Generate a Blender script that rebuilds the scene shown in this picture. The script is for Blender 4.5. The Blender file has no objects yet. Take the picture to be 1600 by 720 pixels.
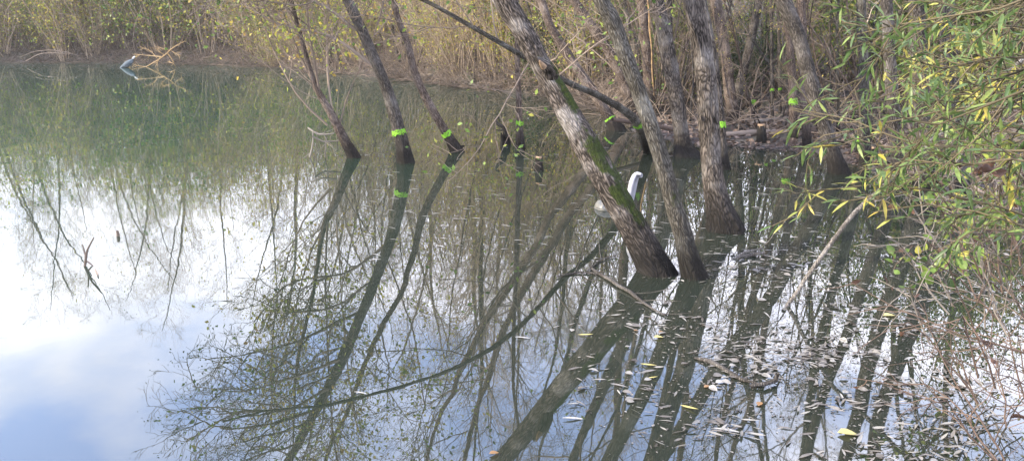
import bpy, math, random
import numpy as np
from mathutils import Vector

R = math.radians
rng = np.random.default_rng(7)
sc = bpy.context.scene
COL = sc.collection

# ------------------------------------------------------------------ camera model (used to place real things at real distances)
F, PITCH, H = 1230.0, R(15.0), 1.7
CP, SP = math.cos(PITCH), math.sin(PITCH)

def ray(u, v):
    x = (u - 800) / F; y = -(v - 360) / F
    return np.array([x, CP + y * SP, -SP + y * CP])

def W(u, v, z=0.0):                      # where the line of sight meets height z
    d = ray(u, v); t = (z - H) / d[2]
    return np.array([d[0] * t, d[1] * t, z])

def PT(u, v, Y, refl=False):             # a point at distance Y seen directly or in the water
    d = ray(u, v); t = Y / d[1]
    z = H + d[2] * t
    return np.array([d[0] * t, Y, -z if refl else z])

def pxm(p, refl=False):                  # metres per pixel at a point
    z = -p[2] if refl else p[2]
    return (CP * p[1] - SP * (z - H)) / F

# ------------------------------------------------------------------ noise
def _hash(ix, iy, iz, s):
    n = (ix * 374761393 + iy * 668265263 + iz * 2147483647 + s * 974634777) & 0xffffffff
    n = ((n ^ (n >> 13)) * 1274126177) & 0xffffffff
    n = n ^ (n >> 16)
    return (n & 0xffff) / 65535.0

def vnoise(P, s=0):
    P = np.asarray(P, float)
    I = np.floor(P).astype(np.int64); f = P - I; f = f * f * (3 - 2 * f)
    r = 0
    for a in (0, 1):
        for b in (0, 1):
            for c in (0, 1):
                w = (f[..., 0] if a else 1 - f[..., 0]) * (f[..., 1] if b else 1 - f[..., 1]) * (f[..., 2] if c else 1 - f[..., 2])
                r = r + w * _hash(I[..., 0] + a, I[..., 1] + b, I[..., 2] + c, s)
    return r * 2 - 1

def sstep(a, b, x):
    t = np.clip((x - a) / (b - a), 0, 1); return t * t * (3 - 2 * t)

# ------------------------------------------------------------------ mesh builder
class MB:
    def __init__(self):
        self.V = []; self.Q = []; self.T = []; self.B = []; self.A = []; self.M = []; self.n = 0
    def add(self, V, Q=None, T=None, bark=None, val=None, moss=None):
        V = np.asarray(V, float).reshape(-1, 3); k = len(V)
        self.V.append(V)
        if Q is not None and len(Q): self.Q.append(np.asarray(Q, np.int64) + self.n)
        if T is not None and len(T): self.T.append(np.asarray(T, np.int64) + self.n)
        self.B.append(V if bark is None else bark)
        self.A.append(np.full(k, rng.random()) if val is None else np.broadcast_to(val, (k,)))
        self.M.append(np.zeros(k) if moss is None else moss)
        self.n += k
    def build(self, name, mat, parent=None, smooth=True):
        V = np.concatenate(self.V)
        o0 = np.array(parent.location) if parent is not None else np.zeros(3)
        if parent is not None and parent.parent is not None: o0 = o0 + np.array(parent.parent.location)
        me = bpy.data.meshes.new(name)
        Q = np.concatenate(self.Q) if self.Q else np.zeros((0, 4), np.int64)
        T = np.concatenate(self.T) if self.T else np.zeros((0, 3), np.int64)
        me.vertices.add(len(V)); me.vertices.foreach_set('co', (V - o0).astype(np.float32).ravel())
        loops = np.concatenate([Q.ravel(), T.ravel()]).astype(np.int32)
        me.loops.add(len(loops)); me.loops.foreach_set('vertex_index', loops)
        st = np.concatenate([np.arange(len(Q)) * 4, len(Q) * 4 + np.arange(len(T)) * 3]).astype(np.int32)
        me.polygons.add(len(st)); me.polygons.foreach_set('loop_start', st)
        me.polygons.foreach_set('use_smooth', np.full(len(st), smooth))
        me.update(calc_edges=True); me.validate()
        a = me.attributes.new('bark', 'FLOAT_VECTOR', 'POINT'); a.data.foreach_set('vector', np.concatenate(self.B).astype(np.float32).ravel())
        a = me.attributes.new('val', 'FLOAT', 'POINT'); a.data.foreach_set('value', np.concatenate(self.A).astype(np.float32))
        a = me.attributes.new('moss', 'FLOAT', 'POINT'); a.data.foreach_set('value', np.concatenate(self.M).astype(np.float32))
        me.materials.append(mat)
        o = bpy.data.objects.new(name, me); COL.objects.link(o)
        if parent is not None: o.parent = parent
        return o

def tag(o, label=None, cat=None, group=None, kind=None):
    if label: o['label'] = label
    if cat: o['category'] = cat
    if group: o['group'] = group
    if kind: o['kind'] = kind
    return o

def thing(name, loc, label, cat, group=None):
    o = bpy.data.objects.new(name, None); COL.objects.link(o)
    o.location = tuple(loc); o.empty_display_size = 0.1
    return tag(o, label, cat, group)

def copy_tree(o, parent=None):
    c = o.copy(); COL.objects.link(c)
    if parent is not None: c.parent = parent
    for ch in list(o.children): copy_tree(ch, c)
    return c

# ------------------------------------------------------------------ tubes
def frames(P, ref):
    T = np.gradient(P, axis=0); T /= np.linalg.norm(T, axis=1)[:, None] + 1e-9
    U = np.cross(T, ref); U /= np.linalg.norm(U, axis=1)[:, None] + 1e-9
    return T, U, np.cross(T, U)

_fc = {}
def tube_faces(n, s):
    if (n, s) not in _fc:
        i = np.arange(n - 1)[:, None] * s; j = np.arange(s)[None, :]; j2 = (j + 1) % s
        _fc[(n, s)] = np.stack([i + j, i + j2, i + s + j2, i + s + j], -1).reshape(-1, 4)
    return _fc[(n, s)]

REF = np.array([0.31, 0.89, 0.12])
def tube(mb, P, rad, s=4, val=None, ref=REF):
    P = np.asarray(P, float); n = len(P)
    rad = np.broadcast_to(rad, (n,))
    T, U, Vv = frames(P, ref)
    a = np.arange(s) * 2 * np.pi / s
    off = np.cos(a)[None, :, None] * U[:, None] + np.sin(a)[None, :, None] * Vv[:, None]
    V = P[:, None] + off * rad[:, None, None]
    mb.add(V.reshape(-1, 3), tube_faces(n, s), val=val)

def catmull(P, step):
    P = np.asarray(P, float)
    E = np.vstack([2 * P[0] - P[1], P, 2 * P[-1] - P[-2]])
    out = []
    for i in range(1, len(E) - 2):
        n = max(1, int(np.linalg.norm(E[i + 1, :3] - E[i, :3]) / step)); t = (np.arange(n) / n)[:, None]
        a, b, c, d = E[i - 1], E[i], E[i + 1], E[i + 2]
        out.append(.5 * (2 * b + (c - a) * t + (2 * a - 5 * b + 4 * c - d) * t ** 2 + (3 * b - a - 3 * c + d) * t ** 3))
    out.append(P[-1:])
    return np.vstack(out)

def trunk_mesh(mb, P4, s=24, step=0.05, seed=0, rough=1.0, mossdir=None, mossz=None, flare=0.0, cap=False, captop=None):
    """P4: rows x,y,z,r ; a trunk with an uneven, ridged outline"""
    C = catmull(P4, step); P, rad = C[:, :3], np.maximum(C[:, 3], .004)
    n = len(P)
    T, U, Vv = frames(P, np.array([0.0, 1.0, 0.05]))
    L = np.concatenate([[0], np.cumsum(np.linalg.norm(np.diff(P, axis=0), axis=1))])
    a = np.arange(s) * 2 * np.pi / s
    off = np.cos(a)[None, :, None] * U[:, None] + np.sin(a)[None, :, None] * Vv[:, None]
    r0 = rad.mean()
    q = np.stack([np.cos(a)[None, :] * r0 + 0 * L[:, None], np.sin(a)[None, :] * r0 + 0 * L[:, None], L[:, None] + 0 * a[None, :]], -1)
    big = vnoise(q * np.array([7, 7, 2.2]) + seed * 11.3, seed)
    mid = vnoise(q * np.array([26, 26, 5]) + seed * 5.1, seed + 1)
    ridge = 1 - np.abs(vnoise(q * np.array([60, 60, 9]) + seed * 3.7, seed + 2)) * 2
    rr = rad[:, None] * (1 + .10 * big * rough) + (.006 * mid + .005 * ridge) * rough * np.minimum(1, rad[:, None] / .07)
    if flare:
        lobes = 1 + .35 * np.sin(a * 4 + seed)[None, :] + .2 * np.sin(a * 7 + seed * 2)[None, :]
        rr = rr + flare * np.exp(-np.maximum(P[:, 2], 0) / .12)[:, None] * lobes * rad[:, None]
    V = P[:, None] + off * rr[..., None]
    moss = None
    if mossdir is not None:
        d = (off * np.asarray(mossdir)).sum(-1)
        zz = P[:, 2][:, None]
        m = sstep(.1, .75, d + .5 * mid + .45 * big) * sstep(-.45, .15, vnoise(q * np.array([24, 24, 8.]) + 3.3, seed + 9) + .24) * sstep(mossz[0], mossz[0] + .25, zz) * (1 - sstep(mossz[1] - .3, mossz[1], zz))
        moss = m.ravel()
    faces = tube_faces(n, s); T3 = None
    Vf = V.reshape(-1, 3); bk = q.reshape(-1, 3) + seed * 1.7
    if cap:
        Vf = np.vstack([Vf, P[-1:] + T[-1:] * rad[-1] * .15]); bk = np.vstack([bk, bk[-1:]])
        if moss is not None: moss = np.append(moss, 0)
        b = (n - 1) * s; j = np.arange(s)
        T3 = np.stack([b + j, b + (j + 1) % s, np.full(s, n * s)], -1)
    mb.add(Vf, faces, T3, bark=bk, val=.5, moss=moss)
    return P, rad

# ------------------------------------------------------------------ branching
def bpath(p0, d, length, n, wob, up):
    P = [p0]; d = d / np.linalg.norm(d); st = length / (n - 1)
    for i in range(n - 1):
        d = d + rng.normal(0, wob, 3); d[2] += up; d /= np.linalg.norm(d)
        P.append(P[-1] + d * st)
    return np.array(P)

def kids(P, n, t0, t1, ang, length, npt, wob, up, plane_bias=None):
    out = []
    L = len(P) - 1
    for i in range(n):
        t = t0 + (t1 - t0) * (i + rng.random()) / n
        x = t * L; k = min(int(x), L - 1); p = P[k] + (P[k + 1] - P[k]) * (x - k)
        tg = P[k + 1] - P[k]; tg /= np.linalg.norm(tg) + 1e-9
        r = rng.normal(0, 1, 3)
        if plane_bias is not None: r = r + plane_bias
        r -= tg * r.dot(tg); r /= np.linalg.norm(r) + 1e-9
        an = R(ang * rng.uniform(.7, 1.3))
        d = tg * math.cos(an) + r * math.sin(an)
        out.append((t, bpath(p, d, length * rng.uniform(.6, 1.2) * (1.15 - .6 * t), npt, wob, up)))
    return out

def crown(mb, leafpts, P, r_at, spec, t0=.35, bias=None, lv=3):
    """limbs, branches and twigs along a trunk path P"""
    n1, l1, n2, n3 = spec
    for t, b in kids(P, n1, t0, .98, 50, l1, 9, .11, .05, bias):
        rb = max(.005, min(.42 * r_at(t), .009 * l1 + .004) * (1.1 - .5 * t))
        tube(mb, b, np.linspace(rb, .003, len(b)) , 5)
        for t2, c in kids(b, n2, .15, .97, 48, l1 * .48, 7, .14, .03):
            rc = max(.0035, rb * .5 * (1 - .6 * t2))
            tube(mb, c, np.linspace(rc, .002, len(c)), 4)
            if lv > 2:
                for t3, e in kids(c, n3, .2, 1, 42, l1 * .2, 5, .16, .02):
                    tube(mb, e, np.linspace(max(.0028, rc * .5), .0016, len(e)), 3)
                    leafpts.append(e[2:])
            leafpts.append(c[3:])

# ------------------------------------------------------------------ leaves
def rot_mats(n, tilt=1.0):
    """random orientations: x axis along the leaf"""
    a = rng.normal(0, 1, (n, 3)); a[:, 2] *= tilt
    a /= np.linalg.norm(a, axis=1)[:, None]
    b = rng.normal(0, 1, (n, 3)); b -= a * (a * b).sum(1)[:, None]; b /= np.linalg.norm(b, axis=1)[:, None]
    c = np.cross(a, b)
    return np.stack([a, b, c], -1)

def scatter(mb, tv, tf_q, tf_t, P, M, S, vals):
    n = len(P); k = len(tv)
    V = np.einsum('nij,kj->nki', M, tv) * np.asarray(S)[:, None, None] + P[:, None]
    Q = (np.asarray(tf_q)[None] + (np.arange(n) * k)[:, None, None]).reshape(-1, 4) if tf_q is not None else None
    T = (np.asarray(tf_t)[None] + (np.arange(n) * k)[:, None, None]).reshape(-1, 3) if tf_t is not None else None
    mb.add(V.reshape(-1, 3), Q, T, val=np.repeat(vals, k))

SMALL_V = np.array([[0, 0, 0], [.45, .3, .05], [1, 0, -.05], [.45, -.3, .05]]); SMALL_Q = [[0, 1, 2, 3]]
def lance(width, curl, fold=.25, n=5):
    xs = np.linspace(0, 1, n); w = width * np.sin(np.pi * xs ** .8) ** .8; w[0] = .012; w[-1] = .004
    V = []
    for x, ww in zip(xs, w):
        zc = -curl * (x - .1) ** 2
        V += [[x, ww, zc + fold * ww], [x, 0, zc], [x, -ww, zc + fold * ww]]
    Q = []
    for i in range(n - 1):
        b = i * 3; Q += [[b, b + 1, b + 4, b + 3], [b + 1, b + 2, b + 5, b + 4]]
    return np.array(V), Q

def leaf_cloud(mb, leafpts, per, size, jitter, lo=0, hi=1, keep=1.0):
    P = np.concatenate(leafpts)
    P = P[rng.random(len(P)) < keep]
    if not len(P): return
    P = np.repeat(P, per, 0) + rng.normal(0, jitter, (len(P) * per, 3))
    n = len(P)
    scatter(mb, SMALL_V, SMALL_Q, None, P, rot_mats(n), rng.uniform(.6, 1.3, n) * size, lo + (hi - lo) * rng.random(n))

# ------------------------------------------------------------------ materials
def newmat(name):
    m = bpy.data.materials.new(name); m.use_nodes = True
    nt = m.node_tree; nt.nodes.clear()
    return m, nt, nt.nodes, nt.links

def ramp(N, stops, interp='LINEAR'):
    r = N.new('ShaderNodeValToRGB'); cr = r.color_ramp; cr.interpolation = interp
    while len(cr.elements) < len(stops): cr.elements.new(.5)
    for e, (p, c) in zip(cr.elements, stops):
        e.position = p; e.color = (*c, 1) if len(c) == 3 else c
    return r

def math_n(N, L, op, a, b=None, clamp=False):
    m = N.new('ShaderNodeMath'); m.operation = op; m.use_clamp = clamp
    if op == 'MULTIPLY_ADD': m.inputs[2].default_value = -.45
    for i, x in enumerate((a, b)):
        if x is None: continue
        if hasattr(x, 'is_output') or hasattr(x, 'links'): L.new(x, m.inputs[i])
        else: m.inputs[i].default_value = x
    return m.outputs[0]

def mixc(N, L, fac, a, b, blend='MIX'):
    m = N.new('ShaderNodeMix'); m.data_type = 'RGBA'; m.blend_type = blend
    for s, x in ((0, fac), (6, a), (7, b)):
        if hasattr(x, 'links'): L.new(x, m.inputs[s])
        elif s == 0: m.inputs[s].default_value = x
        else: m.inputs[s].default_value = (*x, 1)
    return m.outputs[2]

def bark_mat(name, dark, light, lichen, lich_amt=.5, scale=1.0, wet=True, split=None):
    m, nt, N, L = newmat(name)
    at = N.new('ShaderNodeAttribute'); at.attribute_name = 'bark'
    mp = N.new('ShaderNodeMapping'); mp.inputs['Scale'].default_value = (scale, scale, scale * .17)
    L.new(at.outputs['Vector'], mp.inputs[0])
    n0 = N.new('ShaderNodeTexNoise'); n0.inputs['Scale'].default_value = 9; n0.inputs['Detail'].default_value = 3
    L.new(mp.outputs[0], n0.inputs['Vector'])
    add = N.new('ShaderNodeMix'); add.data_type = 'VECTOR'; add.inputs[0].default_value = .13
    L.new(mp.outputs[0], add.inputs[4]); L.new(n0.outputs['Color'], add.inputs[5])
    vo = N.new('ShaderNodeTexVoronoi'); vo.feature = 'DISTANCE_TO_EDGE'; vo.inputs['Scale'].default_value = 52
    L.new(add.outputs[1], vo.inputs['Vector'])
    n1 = N.new('ShaderNodeTexNoise'); n1.inputs['Scale'].default_value = 70; n1.inputs['Detail'].default_value = 5
    L.new(mp.outputs[0], n1.inputs['Vector'])
    n2 = N.new('ShaderNodeTexNoise'); n2.inputs['Scale'].default_value = 5; n2.inputs['Detail'].default_value = 5
    L.new(at.outputs['Vector'], n2.inputs['Vector'])
    h = math_n(N, L, 'MULTIPLY', vo.outputs[0], 3.0, True)
    h = math_n(N, L, 'MULTIPLY', h, .62)
    h = math_n(N, L, 'ADD', h, math_n(N, L, 'MULTIPLY', n1.outputs[0], .75))
    h2 = math_n(N, L, 'ADD', h, math_n(N, L, 'MULTIPLY_ADD', n2.outputs[0], .8))
    rc = ramp(N, [(.28, dark), (.62, tuple(.5 * (a + b) for a, b in zip(dark, light))), (.95, light)])
    L.new(h2, rc.inputs[0])
    lm = ramp(N, [(.52, (0, 0, 0)), (.66, (1, 1, 1))]); L.new(n2.outputs[0], lm.inputs[0])
    lf = math_n(N, L, 'MULTIPLY', lm.outputs[0], lich_amt)
    lf = math_n(N, L, 'MULTIPLY', lf, h, True)
    col = mixc(N, L, lf, rc.outputs[0], lichen)
    # moss
    mo = N.new('ShaderNodeAttribute'); mo.attribute_name = 'moss'
    n3 = N.new('ShaderNodeTexNoise'); n3.inputs['Scale'].default_value = 45; n3.inputs['Detail'].default_value = 6
    L.new(at.outputs['Vector'], n3.inputs['Vector'])
    mr = ramp(N, [(.46, (0, 0, 0)), (.72, (.92, .92, .92))])
    L.new(math_n(N, L, 'MULTIPLY', mo.outputs['Fac'], math_n(N, L, 'ADD', n3.outputs[0], .3)), mr.inputs[0])
    mcol = ramp(N, [(.3, (.013, .019, .006)), (.7, (.042, .058, .014))]); L.new(n3.outputs[0], mcol.inputs[0])
    col = mixc(N, L, mr.outputs[0], col, mcol.outputs[0])
    rough = .9
    if wet:
        ge = N.new('ShaderNodeNewGeometry'); sx = N.new('ShaderNodeSeparateXYZ'); L.new(ge.outputs['Position'], sx.inputs[0])
        wz = math_n(N, L, 'ADD', sx.outputs[2], math_n(N, L, 'MULTIPLY', n2.outputs[0], -.18))
        wr = ramp(N, [(.05, (1, 1, 1)), (.34, (0, 0, 0))]); L.new(math_n(N, L, 'ADD', wz, .02), wr.inputs[0])
        wf = math_n(N, L, 'MULTIPLY', wr.outputs[0], .9)
        col = mixc(N, L, wf, col, (.013, .012, .011))
    p = N.new('ShaderNodeBsdfPrincipled'); p.inputs['Roughness'].default_value = .85
    p.inputs['Specular IOR Level'].default_value = .06
    L.new(col, p.inputs['Base Color'])
    bu = N.new('ShaderNodeBump'); bu.inputs['Strength'].default_value = .9; bu.inputs['Distance'].default_value = .012
    L.new(h, bu.inputs['Height']); L.new(bu.outputs[0], p.inputs['Normal'])
    o = N.new('ShaderNodeOutputMaterial'); L.new(p.outputs[0], o.inputs[0])
    return m

def simple_mat(name, c, rough=.8, spec=.3, noise=None, nscale=20, bump=0.0):
    m, nt, N, L = newmat(name)
    p = N.new('ShaderNodeBsdfPrincipled'); p.inputs['Roughness'].default_value = rough; p.inputs['Specular IOR Level'].default_value = spec
    tc = N.new('ShaderNodeTexCoord')
    n = N.new('ShaderNodeTexNoise'); n.inputs['Scale'].default_value = nscale; n.inputs['Detail'].default_value = 5
    L.new(tc.outputs['Object'], n.inputs['Vector'])
    c2 = noise or tuple(x * .6 for x in c)
    r = ramp(N, [(.32, c2), (.68, c)]); L.new(n.outputs[0], r.inputs[0]); L.new(r.outputs[0], p.inputs['Base Color'])
    if bump:
        b = N.new('ShaderNodeBump'); b.inputs['Strength'].default_value = bump; b.inputs['Distance'].default_value = .01
        L.new(n.outputs[0], b.inputs['Height']); L.new(b.outputs[0], p.inputs['Normal'])
    o = N.new('ShaderNodeOutputMaterial'); L.new(p.outputs[0], o.inputs[0])
    return m

def twig_mat(name, a, b):
    m, nt, N, L = newmat(name)
    at = N.new('ShaderNodeAttribute'); at.attribute_name = 'val'
    r = ramp(N, [(0, a), (1, b)]); L.new(at.outputs['Fac'], r.inputs[0])
    p = N.new('ShaderNodeBsdfPrincipled'); p.inputs['Roughness'].default_value = .8; p.inputs['Specular IOR Level'].default_value = .2
    L.new(r.outputs[0], p.inputs['Base Color'])
    o = N.new('ShaderNodeOutputMaterial'); L.new(p.outputs[0], o.inputs[0])
    return m

def leaf_mat(name, stops, transl=.4, rough=.5, spec=.3):
    m, nt, N, L = newmat(name)
    at = N.new('ShaderNodeAttribute'); at.attribute_name = 'val'
    r = ramp(N, stops); L.new(at.outputs['Fac'], r.inputs[0])
    tc = N.new('ShaderNodeTexCoord'); n = N.new('ShaderNodeTexNoise'); n.inputs['Scale'].default_value = 60; n.inputs['Detail'].default_value = 4
    L.new(tc.outputs['Object'], n.inputs['Vector'])
    v = ramp(N, [(.3, (.62, .6, .55)), (.65, (1.1, 1.1, 1.1))]); L.new(n.outputs[0], v.inputs[0])
    col = mixc(N, L, 1.0, r.outputs[0], v.outputs[0], 'MULTIPLY')
    p = N.new('ShaderNodeBsdfPrincipled'); p.inputs['Roughness'].default_value = rough; p.inputs['Specular IOR Level'].default_value = spec
    L.new(col, p.inputs['Base Color'])
    t = N.new('ShaderNodeBsdfTranslucent'); L.new(col, t.inputs[0])
    mx = N.new('ShaderNodeMixShader'); mx.inputs[0].default_value = transl
    L.new(p.outputs[0], mx.inputs[1]); L.new(t.outputs[0], mx.inputs[2])
    o = N.new('ShaderNodeOutputMaterial'); L.new(mx.outputs[0], o.inputs[0])
    return m

M = {}
M['bark_grey'] = bark_mat('bark_grey', (.014, .012, .01), (.135, .114, .097), (.21, .20, .185), .5, 1.7)
M['bark_mossy'] = bark_mat('bark_mossy', (.014, .012, .01), (.145, .122, .105), (.34, .32, .30), .8, 1.7)
M['bark_smooth'] = bark_mat('bark_smooth', (.028, .025, .02), (.125, .115, .098), (.2, .195, .175), .8, 2.0)
M['bark_brown'] = bark_mat('bark_brown', (.04, .03, .025), (.18, .14, .115), (.25, .22, .2), .4, 1.8)
M['bark_dark'] = bark_mat('bark_dark', (.025, .022, .019), (.125, .11, .097), (.2, .19, .18), .4, 1.8)
M['stick'] = bark_mat('stick', (.09, .08, .07), (.30, .27, .24), (.36, .35, .33), .5, 2.0, wet=False)
M['twig'] = twig_mat('twig', (.10, .08, .065), (.24, .19, .15))
M['twig_pale'] = twig_mat('twig_pale', (.20, .155, .11), (.46, .365, .26))
M['twig_tan'] = twig_mat('twig_tan', (.13, .10, .08), (.30, .235, .18))
M['twig_red'] = twig_mat('twig_red', (.065, .046, .036), (.17, .12, .092))
M['twig_olive'] = twig_mat('twig_olive', (.05, .042, .025), (.13, .105, .06))
M['twig_dead'] = twig_mat('twig_dead', (.10, .088, .075), (.25, .22, .19))
M['stick_dark'] = bark_mat('stick_dark', (.04, .036, .032), (.16, .145, .13), (.2, .19, .18), .5, 2.0, wet=False)
M['twig_orange'] = twig_mat('twig_orange', (.34, .23, .11), (.5, .36, .19))
M['leaf_yellow'] = leaf_mat('leaf_yellow', [(0, (.25, .33, .06)), (.45, (.44, .46, .09)), (.75, (.56, .46, .10)), (1, (.36, .22, .08))], .45)
M['leaf_green'] = leaf_mat('leaf_green', [(0, (.07, .125, .03)), (.5, (.15, .24, .055)), (.85, (.28, .34, .07)), (1, (.42, .38, .08))], .4)
M['leaf_dark'] = leaf_mat('leaf_dark', [(0, (.03, .055, .02)), (1, (.07, .11, .035))], .3)
M['leaf_willow'] = leaf_mat('leaf_willow', [(0, (.06, .115, .035)), (.4, (.15, .22, .065)), (.72, (.27, .33, .085)), (.84, (.38, .38, .09)), (1, (.48, .38, .07))], .4, .42, .45)
M['leaf_float'] = leaf_mat('leaf_float', [(0, (.045, .037, .03)), (.35, (.18, .16, .135)), (.75, (.28, .265, .235)), (1, (.42, .40, .36))], .1, .3, .6)
M['leaf_floatyellow'] = leaf_mat('leaf_floatyellow', [(0, (.42, .36, .10)), (1, (.5, .44, .18))], .1, .4, .5)
M['leaf_floatorange'] = leaf_mat('leaf_floatorange', [(0, (.22, .12, .05)), (1, (.32, .18, .07))], .1, .4, .5)
M['leaf_litter'] = leaf_mat('leaf_litter', [(0, (.045, .029, .022)), (.5, (.115, .08, .062)), (1, (.27, .215, .185))], .05, .7, .3)
M['leaf_brown'] = leaf_mat('leaf_brown', [(0, (.06, .032, .024)), (1, (.16, .09, .06))], .25, .6, .3)
M['paint'] = simple_mat('green_marking_paint', (.19, .40, .035), .8, .2, (.045, .06, .02), 55, .6)
_r = [n for n in M['paint'].node_tree.nodes if n.type == 'VALTORGB'][0].color_ramp
_r.elements[0].position = .36; _r.elements[1].position = .47; _e = _r.elements.new(.75); _e.color = (.12, .34, .03, 1)
M['cutwood'] = simple_mat('cut_wood', (.34, .23, .14), .8, .2, (.2, .14, .09), 40)
M['splitwood'] = simple_mat('split_wood', (.40, .27, .13), .8, .2, (.17, .11, .06), 14)
M['plastic'] = simple_mat('white_plastic', (.42, .42, .46), .35, .5, (.3, .3, .33), 12)
M['plastic_grey'] = simple_mat('cloudy_plastic', (.17, .165, .145), .3, .5, (.10, .098, .085), 30)
M['feather'] = simple_mat('grey_feathers', (.11, .135, .155), .8, .2, (.07, .09, .105), 9)
M['feather_white'] = simple_mat('white_feathers', (.5, .5, .48), .8, .2, (.4, .4, .4), 9)
M['beak'] = simple_mat('yellow_bill', (.5, .36, .1), .5, .4)

# ground
def ground_mat():
    m, nt, N, L = newmat('leafy_ground')
    ge = N.new('ShaderNodeNewGeometry')
    v = N.new('ShaderNodeTexVoronoi'); v.inputs['Scale'].default_value = 16; L.new(ge.outputs['Position'], v.inputs['Vector'])
    n = N.new('ShaderNodeTexNoise'); n.inputs['Scale'].default_value = 1.3; n.inputs['Detail'].default_value = 8; L.new(ge.outputs['Position'], n.inputs['Vector'])
    sep = N.new('ShaderNodeSeparateColor'); L.new(v.outputs['Color'], sep.inputs[0])
    r = ramp(N, [(0, (.022, .016, .013)), (.45, (.06, .044, .034)), (.8, (.11, .083, .066)), (1, (.18, .15, .125))]); L.new(sep.outputs[0], r.inputs[0])
    g = ramp(N, [(.5, (0, 0, 0)), (.66, (1, 1, 1))]); L.new(n.outputs[0], g.inputs[0])
    col = mixc(N, L, math_n(N, L, 'MULTIPLY', g.outputs[0], .5), r.outputs[0], (.055, .075, .025))
    sx = N.new('ShaderNodeSeparateXYZ'); L.new(ge.outputs['Position'], sx.inputs[0])
    wr = ramp(N, [(.03, (1, 1, 1)), (.16, (0, 0, 0))]); L.new(math_n(N, L, 'ADD', sx.outputs[2], math_n(N, L, 'MULTIPLY', n.outputs[0], -.05)), wr.inputs[0])
    col = mixc(N, L, math_n(N, L, 'MULTIPLY', wr.outputs[0], .7), col, (.035, .028, .024))
    p = N.new('ShaderNodeBsdfPrincipled'); p.inputs['Roughness'].default_value = .85
    L.new(col, p.inputs['Base Color'])
    b = N.new('ShaderNodeBump'); b.inputs['Strength'].default_value = .7; b.inputs['Distance'].default_value = .03
    L.new(v.outputs['Distance'], b.inputs['Height']); L.new(b.outputs[0], p.inputs['Normal'])
    o = N.new('ShaderNodeOutputMaterial'); L.new(p.outputs[0], o.inputs[0])
    return m

def water_mat():
    m, nt, N, L = newmat('pond_water')
    ge = N.new('ShaderNodeNewGeometry')
    p = N.new('ShaderNodeBsdfPrincipled'); p.inputs['Roughness'].default_value = .012
    p.inputs['IOR'].default_value = 2.3; p.inputs['Specular IOR Level'].default_value = .5
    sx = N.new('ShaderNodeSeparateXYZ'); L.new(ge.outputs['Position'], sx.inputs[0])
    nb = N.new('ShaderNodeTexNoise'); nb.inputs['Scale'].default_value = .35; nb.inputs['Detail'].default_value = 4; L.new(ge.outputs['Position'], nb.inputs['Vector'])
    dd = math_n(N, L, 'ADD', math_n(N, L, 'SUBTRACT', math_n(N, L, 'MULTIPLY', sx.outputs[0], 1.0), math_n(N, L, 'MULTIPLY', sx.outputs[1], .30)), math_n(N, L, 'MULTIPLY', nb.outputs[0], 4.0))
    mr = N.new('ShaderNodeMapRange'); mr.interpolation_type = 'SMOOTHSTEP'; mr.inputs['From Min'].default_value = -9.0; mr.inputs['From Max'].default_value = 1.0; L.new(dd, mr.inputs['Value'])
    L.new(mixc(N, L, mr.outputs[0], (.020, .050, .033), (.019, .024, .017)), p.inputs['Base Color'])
    rr_ = N.new('ShaderNodeMapRange'); rr_.inputs['From Min'].default_value = .5; rr_.inputs['From Max'].default_value = .75; rr_.inputs['To Min'].default_value = .008; rr_.inputs['To Max'].default_value = .05
    L.new(nb.outputs[0], rr_.inputs['Value']); L.new(rr_.outputs[0], p.inputs['Roughness'])
    n1 = N.new('ShaderNodeTexNoise'); n1.inputs['Scale'].default_value = 1.1; n1.inputs['Detail'].default_value = 2; n1.inputs['Roughness'].default_value = .4
    n2 = N.new('ShaderNodeTexNoise'); n2.inputs['Scale'].default_value = 6; n2.inputs['Detail'].default_value = 2
    L.new(ge.outputs['Position'], n1.inputs['Vector']); L.new(ge.outputs['Position'], n2.inputs['Vector'])
    hh = math_n(N, L, 'ADD', n1.outputs[0], math_n(N, L, 'MULTIPLY', n2.outputs[0], .10))
    b = N.new('ShaderNodeBump'); b.inputs['Strength'].default_value = 1.0; b.inputs['Distance'].default_value = .0017
    L.new(hh, b.inputs['Height']); L.new(b.outputs[0], p.inputs['Normal'])
    o = N.new('ShaderNodeOutputMaterial'); L.new(p.outputs[0], o.inputs[0])
    return m

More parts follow.
